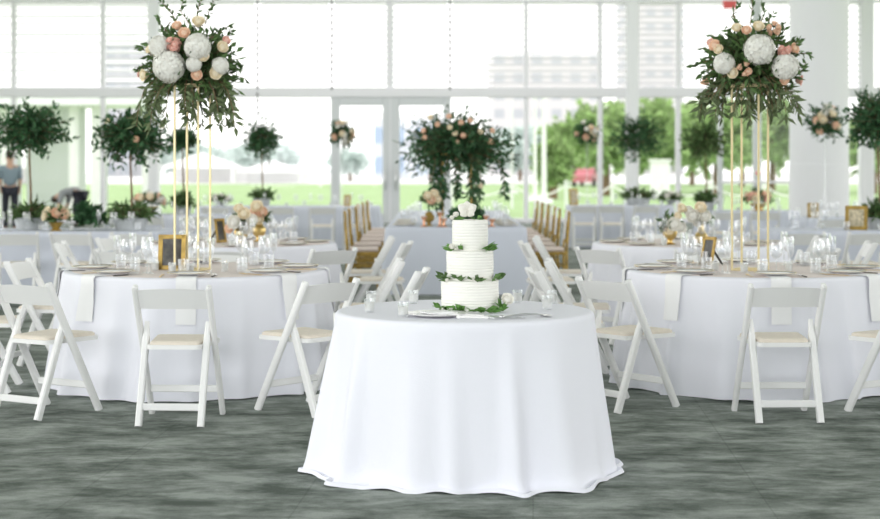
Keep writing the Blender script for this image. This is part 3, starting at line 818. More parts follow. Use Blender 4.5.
def cake_flower(px, py, rp, kd, dy):
    Y = CY+dy; q = MB(); c = (wx(px, Y)-CX, dy, wz(py, Y)-.75); rose_mb(c, rp*Y/F_PX, (c[0]*.6, -.7, .55), int(px), q); q.build('rose', M[kd], e)
for a in ((450,309.5,3.5,'white_petal',-.13),(443,310,2.6,'white_petal',-.115),(452,247,4.2,'white_petal',-.105),(456,249,3,'white_petal',-.105),(447,280.5,2.6,'white_petal',-.115),(482,279,3.2,'white_petal',-.105),(476,280,2.4,'white_petal',-.115),(456,215,4,'white_petal',-.03),(452,218,3.2,'white_petal',-.05)): cake_flower(*a)
# white orchid on top
q = MB(); oc = Vector((wx(467, CY)-CX, -.02, wz(210.5, CY)-.75))
for k, (a, L, w) in enumerate(((1.57, .045, .05), (.5, .05, .05), (2.6, .05, .05), (-.6, .04, .042), (-2.5, .04, .042))):
    d = Vector((math.cos(a), -.15, math.sin(a))); t = Vector((-math.sin(a), 0, math.cos(a))); vs = []
    for i in range(5):
        for j in range(5):
            u = i/4; v = (j-2)/2; ww = w*.5*math.sin(PI*(.12+.83*u))
            vs.append(oc + d*L*u + t*ww*v + Vector((0, -.012*math.sin(PI*u) + .012*v*v - .003*k, 0)))
    q.add(vs, [(i*5+j, i*5+j+1, i*5+j+6, i*5+j+5) for i in range(4) for j in range(4)], 0, True)
q.ball(oc+Vector((0,-.012,-.004)), (.008,.01,.008)); q.build('orchid', M['white_petal'], e)
tag(e, 'three-tier white wedding cake with leaf garlands and an orchid on top', 'cake')
# loose white rose beside the cake
e = empty('white_rose', (wx(507, 7.36), 7.36, .7505))
q = MB(); rose_mb((0, 0, .058), .040, (.2, -.8, .55), 3, q); q.build('bloom', M['white_petal'], e)
q = MB(); rr = random.Random(2)
for k in range(9): q.leaf((rr.uniform(-.035,-.005), rr.uniform(-.02,.0), rr.uniform(.012, .035)), (rr.uniform(-1,.4), rr.uniform(-.6,.2), rr.uniform(-.25,.7)), .045, .024, rr)
q.tube([(0,0,.05),(-.02,.01,.015),(-.055,.02,.006)], .003, 6); q.build('leaves', M['leaf_fresh'], e)
tag(e, 'large white rose with leaves lying against the right of the cake', 'flower')
# plate with folded napkins
PX, PY = wx(437, 7.16), 7.16
e = empty('cake_plate', (PX, PY, .7505)); q = MB(); q.lathe([(0,.006),(.075,.006),(.09,.010),(.140,.017),(.142,.015),(.095,.003),(.06,0),(0,0)], 40); q.build('dish', M['china'], e)
tag(e, 'white plate in front of the wedding cake', 'plate')
q = MB()
for k, (dx, rz) in enumerate(((-.03, .25), (.025, -.15), (.0, .5))):
    q.box((dx, 0, .0025+.0052*k), (.13, .09, .005), 0, rz)
o = q.build('napkin', M['napkin']); o.location = (PX, PY, .757); tag(o, 'folded white napkin on the plate in front of the cake', 'napkin')
# cake knife and server
def server(px, Y, rz, blade_w, label, name):
    e = empty(name, (wx(px, Y), Y, .7505), rz)
    q = MB(); q.bar((-.13,0,.012), (0,0,.008), .013, .011, (0,1,0), .3, w1=.009); q.ball((-.133,0,.012), (.012,.009,.009)); q.build('handle', M['china'], e)
    q = MB(); q.bar((0,0,.008), (.03,0,.006), .008, .004, (0,1,0), .3, w1=blade_w); q.bar((.03,0,.006), (.17,0,.004), blade_w, .002, (0,1,0), .2, w1=blade_w*.35); q.build('blade', M['silver'], e)
    tag(e, label, name.replace('_', ' '))
server(488, 7.02, .08, .022, 'silver cake knife lying nearest the front table edge', 'cake_knife')
server(484, 7.10, -.12, .055, 'broad silver cake server lying beside the cake knife', 'cake_server')
# crystal-handled tongs: two long loops lying on the cloth
e = empty('serving_tongs', (wx(523, 7.10), 7.10, .7505), .35); q = MB()
for sg in (-1, 1):
    q.tube([(-.10, .0, .006), (-.05, sg*.020, .010), (.02, sg*.030, .014), (.07, sg*.018, .012), (.10, sg*.006, .008)], .0032, 6)
q.build('arms', M['silver'], e)
for sg in (-1, 1):
    q = MB(); q.lathe([(.012,-.003),(.022,0),(.012,.003),(.0,.001)], 14, (.115, sg*.02, .008)); q.build('claw', M['silver'], e)
q = MB(); q.ball((-.105, 0, .008), (.014,.012,.008)); q.build('hinge', M['silver'], e)
tag(e, 'pair of silver serving tongs on the cloth right of the cake', 'tongs')
for px, py in ((371, 303.5), (369.5, 312.5), (403, 317), (413.5, 303.5), (517.5, 303), (547, 309.5), (552, 303)):
    s = (py-HOR)/(CAM_H-.75); Y = F_PX/s
    if (wx(px, Y)-T1[0])**2 + (Y-T1[1])**2 > .57**2:   # keep it on the cloth
        Y = T1[1] + math.copysign(math.sqrt(max(.01, .57**2-(wx(px, Y)-T1[0])**2)), Y-T1[1])
    put('votive', wx(px, Y), Y, .7505, 0, 'glass votive with white candle', 'on the cake table', 'candle', 'votives on the cake table')

# ------------------------------------------------------------------ flowers on the second round tables
def vase(kind, mb):
    if kind == 'urn': mb.lathe([(0,0),(.045,0),(.048,.008),(.022,.022),(.020,.035),(.055,.065),(.066,.10),(.058,.13),(.035,.15),(.040,.165),(.034,.165),(.030,.150),(0,.12)], 24)
    elif kind == 'bud': mb.lathe([(0,0),(.05,0),(.062,.03),(.066,.06),(.05,.09),(.026,.12),(.022,.20),(.030,.225),(.026,.225),(.018,.20),(0,.15)], 24)
    else: mb.lathe([(0,0),(.040,0),(.050,.006),(.062,.09),(.072,.15),(.066,.15),(.055,.09),(0,.06)], 24)
def flower_vase(px, Y, z, kind, m, lst, seed, label, fol=.11, cz=None, name='flower_vase', grp='gold flower vases'):
    X = wx(px, Y); e = empty(name, (X, Y, z)); q = MB(); vase(kind, q); q.build('vase', m, e)
    pys = [l[1] for l in lst]; c = wz(sum(pys)/len(pys), Y); base = (X, Y, c); s = F_PX/Y
    crown('foliage', [M['leaf'], M['bark']], e, (0, 0, c-z-.02), (fol, fol, fol*.9), 34, 6, .055, .026, seed, low=-.7, jag=.3)
    q = MB(); q.tube([(0,0,.06), (0,0,c-z)], .012, 6); q.build('stems', M['leaf'], e)
    w = max(abs(l[0]-px) for l in lst)/s*1.15+.03; hh = max(abs(l[1]-(HOR-(c-CAM_H)*s)) for l in lst)/s*1.15+.03
    blooms(e, base, px, Y, (w, fol*1.0, hh), lst, seed*7)
    tag(e, label, 'flower vase', grp); return e
Y2 = 13.8
flower_vase(241, Y2, .753, 'urn', M['gold'], [(236,222,7,'w'),(245,214,6.5,'c'),(252,220,6,'w'),(240,209,5,'c'),(231,228,5,'p'),(248,229,5,'w')], 61, 'gold urn of cream roses on the second left round table', .10)
flower_vase(259, 14.3, .753, 'urn', M['gold'], [(258,207,6.5,'c'),(263,212,5.5,'p'),(254,214,5,'p'),(260,219,5,'c')], 62, 'gold urn of peach flowers right of the cream rose urn', .09)
flower_vase(670, Y2-.05, .753, 'urn', M['gold'], [(672,224,7,'w'),(679,228,6,'w'),(668,229,5,'c'),(681,209,5.5,'c'),(676,216,4,'c')], 63, 'gold urn of white and yellow flowers on the second right round table', .09)
flower_vase(701, Y2, .753, 'bud', M['gold'], [(692,216,7,'w'),(699,208,6,'c'),(703,216,6,'w'),(688,211,5,'w'),(696,222,4.5,'w')], 64, 'narrow-necked gold vase of white flowers on the second right round table', .09)
votives_at([(wx(232,13.4),13.4),(wx(270,13.5),13.5),(wx(262,13.75),13.75)], .753, ON['second_left'], 'votives on the second left table')
votives_at([(wx(684,13.45),13.45),(wx(712,13.5),13.5),(wx(664,13.6),13.6)], .753, ON['second_right'], 'votives on the second right table')

# ------------------------------------------------------------------ long tables further back
LONG = {}
def long_table(key, X0, X1, Y0, Y1, seed, label, m='cloth_grey_shaded', flare=.05, end=0):
    o = rect_cloth('tablecloth', X0, X1, Y0, Y1, seed, .02 if end else .045, flare, M[m], end=end); tag(o, label, 'tablecloth', 'long table cloths'); LONG[key] = (X0, X1, Y0, Y1)
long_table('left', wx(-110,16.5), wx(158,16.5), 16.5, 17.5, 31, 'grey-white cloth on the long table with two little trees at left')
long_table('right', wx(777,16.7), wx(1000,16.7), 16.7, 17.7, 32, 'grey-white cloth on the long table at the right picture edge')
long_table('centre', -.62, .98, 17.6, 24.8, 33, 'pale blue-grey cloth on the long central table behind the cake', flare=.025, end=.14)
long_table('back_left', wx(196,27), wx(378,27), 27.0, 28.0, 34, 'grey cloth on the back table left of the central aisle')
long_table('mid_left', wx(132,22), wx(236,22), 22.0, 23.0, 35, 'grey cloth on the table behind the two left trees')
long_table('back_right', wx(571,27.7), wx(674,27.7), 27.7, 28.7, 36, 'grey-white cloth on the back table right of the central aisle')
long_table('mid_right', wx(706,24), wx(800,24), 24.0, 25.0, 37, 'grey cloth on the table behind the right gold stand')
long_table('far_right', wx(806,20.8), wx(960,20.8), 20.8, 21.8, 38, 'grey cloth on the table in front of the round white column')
PH = {'left': 'at the long table with the two trees', 'right': 'at the long table at the right edge', 'back_left': 'at the back table left of the aisle',
      'mid_left': 'at the table behind the left trees', 'back_right': 'at the back table right of the aisle', 'mid_right': 'at the table behind the right gold stand', 'far_right': 'at the table before the column', 'centre': 'at the central table'}
PO = {k: v.replace('at the', 'on the', 1) for k, v in PH.items()}
def chair_row(key, pxs, gap=.62, yaw=.12):
    X0, X1, Y0, Y1 = LONG[key]
    for px in pxs:
        Y = Y0 - gap; a = rg.uniform(-yaw, yaw); chair(wx(px, Y), Y, math.sin(a), math.cos(a), PH[key], f'white folding chairs {PH[key]}')
chair_row('left', (-42, 18, 78, 138), .62, .2)
chair_row('right', (800, 862, 920), .75)
chair_row('back_left', (216, 246, 282, 322, 356), .8)
chair_row('mid_left', (150, 200), .6)
chair_row('back_right', (584, 612, 644), .62, .2)
chair_row('mid_right', (724, 764), .6); chair_row('far_right', (830, 872), .62)
def line_glasses(key, n, rows=(.18, .45, .72)):
    X0, X1, Y0, Y1 = LONG[key]; lo, hi = max(X0+.1, wx(-12, Y0)), min(X1-.1, wx(892, Y0))
    for i in range(n):
        x = lo + (hi-lo)*(i+.5)/n + rg.uniform(-.05, .05); y = Y0 + (Y1-Y0)*(rows[i % len(rows)] + rg.uniform(-.06, .06))
        k = ('wine_far', 'tumbler_far', 'flute_far', 'wine_far', 'votive')[i % 5]
        noun, cat = {'wine_far': ('clear stemmed wine glass', 'glass'), 'tumbler_far': ('clear water tumbler', 'glass'), 'flute_far': ('clear champagne flute', 'glass'), 'votive': ('glass votive with white candle', 'candle')}[k]
        if any((x-a)**2+(y-c)**2 < r*r for a, c, r in BUSY): y = Y0+.1
        put(k, x, y, .7505, 0, noun, PO[key], cat, f'{noun}s {PO[key]}')
BUSY = []

# little trees in planters, tall flower balls and bowls
def table_tree(px, Y, z, cy, rpx, rzpx, top_m, planter, label, seed, n=170, flowers=0, stem_m='bark'):
    X = wx(px, Y); s = F_PX/Y; e = empty('table_tree', (X, Y, z)); c = wz(cy, Y) - z; r = rpx/s; rz = rzpx/s; r_pl = planter/s
    BUSY.append((X, Y, r_pl+.06))
    q = MB(); q.lathe([(0,0),(r_pl*.8,0),(r_pl*.95,.10),(r_pl,.13),(r_pl*.9,.13),(r_pl*.85,.10),(0,.09)], 20); q.build('planter', M['stone'], e)
    crown('underplanting', [M['leaf'], M['bark']], e, (0,0,.17), (r_pl*1.25, r_pl*1.2, .14), 60, 6, .09, .035, seed+3, low=-.2)
    q = MB(); q.tube([(0,0,.08),(.01,0,c*.35),(-.008,.005,c*.7),(0,0,c)], [.016,.013,.011,.009], 8); q.build('stem', M[stem_m], e)
    crown('crown', [M[top_m], M['bark']], e, (0,0,c), (r, r*.9, rz), int(n*1.35), 9, .078 if s > 60 else .10, .036, seed, low=-.9, jag=.5)
    rr = random.Random(seed)
    for k in range(flowers):
        d = sph(rr); d.y = -abs(d.y); q = MB(); rose_mb((d.x*r*.95, d.y*r*.9, c+d.z*rz*.9), .045, d, seed+k, q); q.build('rose', M['peach_petal' if k % 2 else 'cream_petal'], e)
    tag(e, label, 'tree', 'small table trees'); return e
table_tree(30, 17.1, .7505, 129, 36, 25, 'leaf_dark', 16, 'leafy little tree in a stone planter, first from the left edge', 201)
table_tree(131, 17.0, .7505, 135, 36, 27, 'leaf_dark', 18, 'leafy little tree in a stone planter, second from the left edge', 202, flowers=3)
table_tree(183, 22.5, .7505, 139, 15, 12, 'leaf_dark', 9, 'small leafy tree half hidden behind the left gold stand', 203, 90)
table_tree(262, 27.5, .7505, 139, 18, 20, 'leaf_dark', 9, 'slim leafy tree standing on the back table left of the aisle', 204, 90, flowers=0)
table_tree(638, 28.1, .7505, 138, 24, 23, 'leaf_dark', 13, 'leafy tree on a pale stem on the back table right of the aisle', 205, 110, stem_m='white_paint')
table_tree(706, 24.6, .7505, 139, 21, 22, 'leaf', 9, 'leafy tree seen just left of the right gold stand', 206, 100)
table_tree(879, 17.2, .7505, 122, 30, 33, 'leaf_dark', 14, 'leafy tree at the right picture edge', 207, 150)
def flower_ball(px, Y, z, cy, rp, label, seed, n=14, clear=True):
    X = wx(px, Y); s = F_PX/Y; e = empty('flower_ball', (X, Y, z)); c = wz(cy, Y)-z; r = rp/s
    BUSY.append((X, Y, .16))
    q = MB(); q.lathe([(0,0),(.11,0),(.11,.006),(.02,.02),(.013,.05),(.013,c-.12),(.05,c-.05),(0,c-.04)], 16); q.build('stand', M['glass_thick'], e)
    crown('foliage', [M['leaf_dark'], M['bark']], e, (0,0,c), (r*.95, r*.85, r*1.0), 90, 6, .09, .036, seed, low=-.9, jag=.35)
    rr = random.Random(seed)
    for k in range(n):
        d = sph(rr); d.y = -abs(d.y)-.2; d.normalize(); q = MB(); rose_mb((d.x*r*.82, d.y*r*.8, c+d.z*r*.8), rr.uniform(.055, .085), d, seed+k, q)
        q.build('rose', M[('white_petal','cream_petal','peach_petal')[k % 3]], e)
    tag(e, label, 'flower arrangement', 'flower balls on clear stands'); return e
flower_ball(342, 27.6, .7505, 133, 14, 'ball of white flowers on a clear stand before the glass doors', 301)
flower_ball(587, 28.0, .7505, 132, 13, 'ball of cream and peach flowers on a clear stand right of the aisle', 302)
flower_ball(825, 21.3, .7505, 121, 18, 'ball of cream flowers on a clear stand before the white column', 303)
def flower_bowl(px, Y, z, cy, w, h, label, seed, cols='wcp', n=10, m='gold'):
    X = wx(px, Y); s = F_PX/Y; e = empty('flower_bowl', (X, Y, z)); c = wz(cy, Y)-z; r = w/s/2
    BUSY.append((X, Y, r*.5+.05))
    q = MB(); q.lathe([(0,0),(r*.4,0),(r*.42,.01),(r*.25,.03),(r*.6,max(.05,c*.6)),(r*.55,max(.05,c*.6)),(0,.05)], 18); q.build('bowl', M[m], e)
    crown('foliage', [M['leaf'], M['bark']], e, (0,0,c), (r, r*.9, h/s/2), 46, 6, .08, .034, seed, low=-.4, jag=.3)
    rr = random.Random(seed)
    for k in range(n):
        d = sph(rr); d.y = -abs(d.y)-.15; d.z = abs(d.z)*.9-.1; d.normalize(); q = MB(); rose_mb((d.x*r*.85, d.y*r*.8, c+d.z*h/s/2*.9), .075, d, seed+k, q)
        q.build('rose', M[PET[cols[k % len(cols)]]], e)
    tag(e, label, 'flower bowl', 'low bowls of flowers'); return e
flower_bowl(149, 22.35, .7505, 201, 34, 18, 'low bowl of cream roses on the table behind the left trees', 401)
flower_bowl(758, 24.3, .7505, 198, 32, 16, 'low bowl of blush roses seen between the right gold rods', 402, 'cpk')
flower_bowl(671, 28.25, .7505, 197, 22, 9, 'low bowl of greenery beside the pale-stemmed tree', 403, 'w', 3, 'stone')
flower_bowl(221, 27.4, .7505, 199, 22, 8, 'low bowl of greenery on the back table left of the aisle', 404, 'w', 4, 'stone')
# greenery garland lying along the left long table
q = MB(); rr = random.Random(5); ya = 16.95
for k in range(340):
    px = rr.uniform(78, 102); t = (px-72)/36; h = .05+.17*math.sin(PI*min(1, t*.9+.1))*(.8+.2*math.sin(px*.4))
    q.leaf((wx(px, ya), ya+rr.gauss(0, .06), .82+rr.random()*h), sph(rr)+Vector((0,-.2,.5)), .10, .045, rr)
o = q.build('leaf_garland', M['leaf_dark']); tag(o, 'dark green leaf garland between the two little trees', 'garland')
flower_bowl(56, 16.72, .7505, 216, 26, 18, 'gold bowl of dried tan flowers between the two little trees', 405, 'cp', 7, 'old_gold')

# central table: the large arrangement and its company
AX, AY = wx(457, 18.6), 18.6; s = F_PX/AY
e = empty('greenery_arrangement', (AX, AY, .7505)); c = wz(146, AY)-.7505
for sx in (-1, 1):
    for sy in (-1, 1):
        q = MB(); q.bar((sx*.17, sy*.14, 0), (sx*.17, sy*.14, c-.1), .02, .02); q.build('stand_leg', M['old_gold'], e)
q = MB(); q.box((0,0,c-.1), (.40,.34,.02)); q.build('stand_top', M['old_gold'], e)
crown('crown', [M['leaf_dark'], M['bark']], e, (0,0,c), (.60, .50, .40), 420, 10, .088, .034, 501, low=-.7, jag=.42, inner=.25)
hs = []
rr = random.Random(6)
for k in range(16):
    sx = rr.choice((-1, 1)); x = sx*.21+rr.uniform(-.07,.07); y = rr.uniform(-.25, .1); hs.append([(x, y, c-.1), (x+rr.uniform(-.03,.03), y-.03, c*.55), (x+rr.uniform(-.05,.05), y-.02, rr.uniform(.1, .4))])
for k in range(10):
    a = rr.uniform(PI, 2*PI); hs.append([(.5*math.cos(a), .4*math.sin(a), c-.15), (.58*math.cos(a), .45*math.sin(a), c-.4), (.58*math.cos(a), .45*math.sin(a), c-.6)])
sprays('trailing_greenery', [M['leaf_dark'], M['bark']], e, hs, .10, .036, 502)
for i, (px, py) in enumerate(((461,123),(450,128),(438,125),(425,138),(455,134),(457,143),(463,136),(480,132),(492,131),(490,142),(480,186),(449,117),(424,131),(431,118),(470,121))):
    q = MB(); x, zz = wx(px, AY-.35)-AX, wz(py, AY-.35)-.7505; rose_mb((x, -.42+.5*x*x, zz), 3.7/s, (x, -.8, .3), 600+i, q); q.build('rose', M[('peach_petal','cream_petal','peach_petal')[i % 3]], e)
tag(e, 'huge leafy arrangement with peach roses on a dark stand behind the cake', 'flower arrangement')
BUSY.append((AX, AY, .5))
flower_vase(429, 18.1, .7505, 'urn', M['old_gold'], [(428,196,4.5,'c'),(434,194,4.5,'c'),(431,200,4.5,'p'),(437,199,4,'c')], 65, 'old gold urn of cream flowers left of the cake top, on the central table', .09)
q = MB(); rr = random.Random(8)
for k in range(260):
    px = rr.uniform(452, 484); q.leaf((wx(px, 18.0), 18.0+rr.gauss(.05, .06), .82+rr.random()*.10), sph(rr)+Vector((0,-.2,.5)), .09, .04, rr)
o = q.build('leaf_garland', M['leaf_dark']); tag(o, 'low leaf garland at the foot of the large greenery arrangement', 'garland')
for i, (px, y, h) in enumerate(((440, 17.85, .17), (444, 17.8, .10), (486, 17.85, .13), (492, 17.9, .09), (424, 17.85, .12))):
    e = empty('copper_candle_holder', (wx(px, y), y, .7505)); q = MB(); q.lathe([(0,0),(.04,0),(.042,.006),(.014,.02),(.012,h-.04),(.034,h-.02),(.036,h),(.031,h),(.028,h-.015),(0,h-.02)], 18); q.build('holder', M['copper'], e)
    q = MB(); q.lathe([(0,h-.018),(.025,h-.016),(.025,h+.012),(0,h+.012)], 14); q.build('candle', M['wax'], e)
    reg(e, 'copper holder with a white candle', 'on the central table', 'candle holder', 'copper candle holders on the central table')
BUSY.append((wx(462, 18.0), 18.0, .5))
for i in range(20):
    y = 17.85 + 4.6*(i//2)/10 + rg.uniform(-.1, .1); sx = -1 if i % 2 else 1; x = .18 + sx*(.50+rg.uniform(-.1, .12))
    k = ('wine_far', 'flute_far', 'tumbler_far')[(i//2) % 3]; noun = {'wine_far': 'clear stemmed wine glass', 'tumbler_far': 'clear water tumbler', 'flute_far': 'clear champagne flute'}[k]
    put(k, x, y, .7505, 0, noun, PO['centre'], 'glass', f'{noun}s on the central table')
    if i < 10:
        put('plate', .18+sx*.60, y+.25, .7505, 0, 'white plate with a thin gold rim', PO['centre'], 'plate', 'plates on the central table')
for k, n in (('left', 18), ('right', 10), ('back_left', 20), ('mid_left', 10), ('back_right', 12), ('mid_right', 12), ('far_right', 12)): line_glasses(k, n)
photo_frame(wx(856, 16.95), 16.95, .7505, -.35, .24, .27, .25, 'gold frame on the long table at the right picture edge', False)
photo_frame(wx(813, 21.05), 21.05, .7505, -.2, .15, .20, .15, 'small gold frame on the table before the white column', False)
photo_frame(wx(574, 27.9), 27.9, .7505, .3, .17, .30, .15, 'gold frame on the back table right of the aisle', False)
photo_frame(wx(347, 27.25), 27.25, .7505, -.3, .13, .2, .15, 'small gold frame on the back table near the glass doors', False)

# gold chairs along both sides of the central table
def make_gold_chair():
    r = empty('gold_chair', (0,0,0)); G = M['old_gold']
    for sx in (-1, 1):
        q = MB(); q.tube([(sx*.19,-.20,0), (sx*.19,-.19,.45), (sx*.185,-.22,.92)], [.014,.016,.013], 8); q.build('back_post', G, r)
        q = MB(); q.tube([(sx*.20,.16,0), (sx*.20,.15,.44)], [.013,.016], 8); q.build('leg', G, r)
    q = MB()
    for z, y in ((.92,-.22), (.80,-.21), (.56,-.198)): q.tube([(-.185,y,z), (0,y-.015,z), (.185,y,z)], .012, 6)
    for x in (-.11,-.055,0,.055,.11): q.tube([(x,-.203,.56), (x,-.226,.80)], .007, 6)
    q.build('back_slats', G, r)
    q = MB()
    for z in (.14, .22, .30):
        q.tube([(-.2,.157,z), (.2,.157,z)], .010, 6); q.tube([(-.19,-.195,z), (.19,-.195,z)], .010, 6)
        for sx in (-1, 1): q.tube([(sx*.195,-.195,z), (sx*.2,.157,z)], .010, 6)
    q.build('stretcher', G, r)
    q = MB(); q.bar((0,-.19,.445), (0,.17,.445), .41, .03, (1,0,0), .3); q.build('seat', G, r)
    q = MB(); q.bar((0,-.16,.485), (0,.165,.485), .39, .045, (1,0,0), .4); q.build('cushion', M['seat_cushion'], r)
    q = MB(); vs = []                          # white cloth hung over the back
    for i, (y, z) in enumerate(((-.18,.60), (-.192,.75), (-.198,.90), (-.222,.942), (-.248,.90), (-.24,.75), (-.225,.58))):
        for j in range(7):
            x = -.10+.20*j/6; vs.append((x, y+.006*math.sin(j*2.1)*(1 if i < 3 else -1), z))
    q.add(vs, [(i*7+j, i*7+j+1, i*7+j+8, i*7+j+7) for i in range(6) for j in range(6)], 0, True); q.build('back_drape', M['napkin'], r)
    return r
M['seat_cushion'] = mat('seat_cushion', (.78, .66, .60), .7)
GC = make_gold_chair(); GK = kids(GC); first = True
for side, fx in ((-1, 1), (1, -1)):
    for i in range(6):
        o = GC if first else copy_tree(GC, GK); first = False
        y = 18.05 + i*1.12; o.location = (.18 + side*1.07 + rg.uniform(-.02, .02), y, 0); o.rotation_euler = (0, 0, math.atan2(-fx, 0) + rg.uniform(-.05, .05))
        o['category'] = 'chair'; o['group'] = 'gold chairs at the central table'
        o['label'] = f'gold chair with cloth-draped back, {ORD[i]} from the front along the {"left" if side < 0 else "right"} of the central table'

# ------------------------------------------------------------------ two people by the glass
def skin_body(name, verts, edges, radii, material, parent, sub=1):
    me = bpy.data.meshes.new(name); me.from_pydata(verts, edges, []); me.update()
    o = bpy.data.objects.new(name, me); C.objects.link(o)
    sk = o.modifiers.new('skin', 'SKIN'); sk.use_smooth_shade = True
    for v, r in zip(me.skin_vertices[0].data, radii): v.radius = r if isinstance(r, tuple) else (r, r)
    me.skin_vertices[0].data[0].use_root = True
    ss = o.modifiers.new('sub', 'SUBSURF'); ss.levels = ss.render_levels = sub
    dg = bpy.context.evaluated_depsgraph_get(); dg.update()
    nm = bpy.data.meshes.new_from_object(o.evaluated_get(dg)); nm.name = name
    for p in nm.polygons: p.use_smooth = True
    nm.materials.clear(); nm.materials.append(material)
    o.modifiers.clear(); o.data = nm; bpy.data.meshes.remove(me)
    o.parent = parent; return o
def person(X, Y, rz, J, shirt, label):
    """J: joint dictionary in local coordinates, the person facing +X"""
    e = empty('person', (X, Y, 0), rz)
    names = ['pelvis','belly','chest','neck','head','crown_','sl','el','wl','hl','sr','er','wr','hr','hipl','kl','al','tl','hipr','kr','ar','tr']
    rad = [.12,.12,.135,.055,.085,.07,.06,.045,.032,.035,.06,.045,.032,.035,.085,.062,.045,.04,.085,.062,.045,.04]
    ed = [('pelvis','belly'),('belly','chest'),('chest','neck'),('neck','head'),('head','crown_'),('chest','sl'),('sl','el'),('el','wl'),('wl','hl'),('chest','sr'),('sr','er'),('er','wr'),('wr','hr'),
          ('pelvis','hipl'),('hipl','kl'),('kl','al'),('al','tl'),('pelvis','hipr'),('hipr','kr'),('kr','ar'),('ar','tr')]
    ix = {n: i for i, n in enumerate(names)}
    skin_body('body', [J[n] for n in names], [(ix[a], ix[c]) for a, c in ed], rad, M['skin'], e)
    def sub(nm, keep, grow, m, short={}):
        k = [n for n in names if n in keep]; jx = {n: i for i, n in enumerate(k)}
        vs = [Vector(J[short[n][0]]).lerp(Vector(J[n]), short[n][1]) if n in short else J[n] for n in k]
        skin_body(nm, vs, [(jx[a], jx[c]) for a, c in ed if a in jx and c in jx], [rad[ix[n]]*grow+.012 for n in k], m, e)
    sub('shirt', ('pelvis','belly','chest','sl','el','sr','er'), 1.2, shirt)
    sub('trousers', ('pelvis','hipl','kl','al','hipr','kr','ar'), 1.08, M['trousers'])
    h = Vector(J['crown_']); hd = Vector(J['head']); up = (h-hd).normalized()
    q = MB(); cc = hd.lerp(h, .75); q.ball(cc - Vector((.025,0,0)) + up*.02, (.108,.092,.095), 14, 8); q.build('hair', M['hair'], e)
    q = MB(); f = hd + Vector((.085,0,0)); q.ball(f, (.022,.014,.02), 8, 5); q.build('nose', M['skin'], e)
    for s_ in (-1, 1):
        q = MB(); q.ball(hd + Vector((.072, s_*.032, .03)), .011, 8, 5); q.build('eye', M['dark'], e)
        q = MB(); q.ball(hd + Vector((-.005, s_*.085, .0)), (.02,.012,.03), 8, 5); q.build('ear', M['skin'], e)
    for s_ in ('l', 'r'):
        q = MB(); a = Vector(J['a'+s_]); t = Vector(J['t'+s_]); q.ball(a.lerp(t, .6)+Vector((0,0,-.01)), (.14,.055,.05), 12, 6); q.build('shoe', M['dark'], e)
    tag(e, label, 'person'); return e
stand = {'pelvis': (0,0,.98), 'belly': (.01,0,1.12), 'chest': (.03,0,1.34), 'neck': (.06,0,1.52), 'head': (.10,0,1.63), 'crown_': (.10,0,1.72),
         'sl': (.03,.19,1.42), 'el': (.02,.21,1.14), 'wl': (.14,.18,.92), 'hl': (.18,.17,.84), 'sr': (.03,-.19,1.42), 'er': (.0,-.22,1.14), 'wr': (.10,-.20,.90), 'hr': (.14,-.19,.82),
         'hipl': (0,.09,.92), 'kl': (.05,.10,.50), 'al': (-.03,.10,.08), 'tl': (.14,.11,.045), 'hipr': (0,-.09,.92), 'kr': (.02,-.10,.50), 'ar': (-.10,-.10,.08), 'tr': (.07,-.11,.045)}
person(wx(10, 34.5), 34.5, 1.9, stand, M['shirt'], 'standing person in blue-grey shirt and dark trousers by the glass at left')
bent = {'pelvis': (0,0,.80), 'belly': (.14,0,.86), 'chest': (.36,0,.84), 'neck': (.53,0,.77), 'head': (.62,0,.70), 'crown_': (.68,0,.66),
        'sl': (.38,.18,.82), 'el': (.42,.24,.55), 'wl': (.52,.20,.32), 'hl': (.55,.19,.24), 'sr': (.38,-.18,.82), 'er': (.44,-.24,.55), 'wr': (.55,-.20,.33), 'hr': (.58,-.19,.25),
        'hipl': (-.02,.09,.76), 'kl': (.10,.11,.43), 'al': (-.08,.10,.08), 'tl': (.09,.11,.045), 'hipr': (-.02,-.09,.76), 'kr': (.14,-.11,.43), 'ar': (-.02,-.10,.08), 'tr': (.15,-.11,.045)}
person(wx(80, 37.2), 37.2, PI-.25, bent, M['shirt_grey'], 'person in grey shirt bending down behind the long left table')

# ------------------------------------------------------------------ outside the glass
def building(name, px0, px1, py, Y, depth, m, label, roof=None):
    x0, x1, h = wx(px0, Y), wx(px1, Y), wz(py, Y); e = empty(name, ((x0+x1)/2, Y+depth/2, -.1)); w = x1-x0
    q = MB(); q.box((0,0,h/2), (w, depth, h)); q.build('facade', M[m], e)
    q = MB(); q.box((0,0,h+.4), (w*1.01, depth*1.01, .8)); q.build('parapet', M['white_wall'], e)
    if roof:
        q = MB(); q.box((roof[0]*w, 0, h+roof[2]/2+.8), (roof[1]*w, depth*.5, roof[2])); q.build('roof_house', M['white_wall'], e)
    tag(e, label, 'building'); return e
building('hotel_building', 493, 601, 55, 260, 30, 'hotel', 'pale hotel block with rows of windows beyond the glass', (.32, .3, 2.2))
building('office_tower', 634, 684, -40, 300, 30, 'hotel', 'tall pale tower right of the hotel block')
building('office_building', 105, 131, 40, 240, 20, 'office', 'small pale office block seen through the upper left panes')
building('glass_building', 374, 447, 118, 190, 20, 'blue_glass', 'low blue-banded glass building seen through the doors')
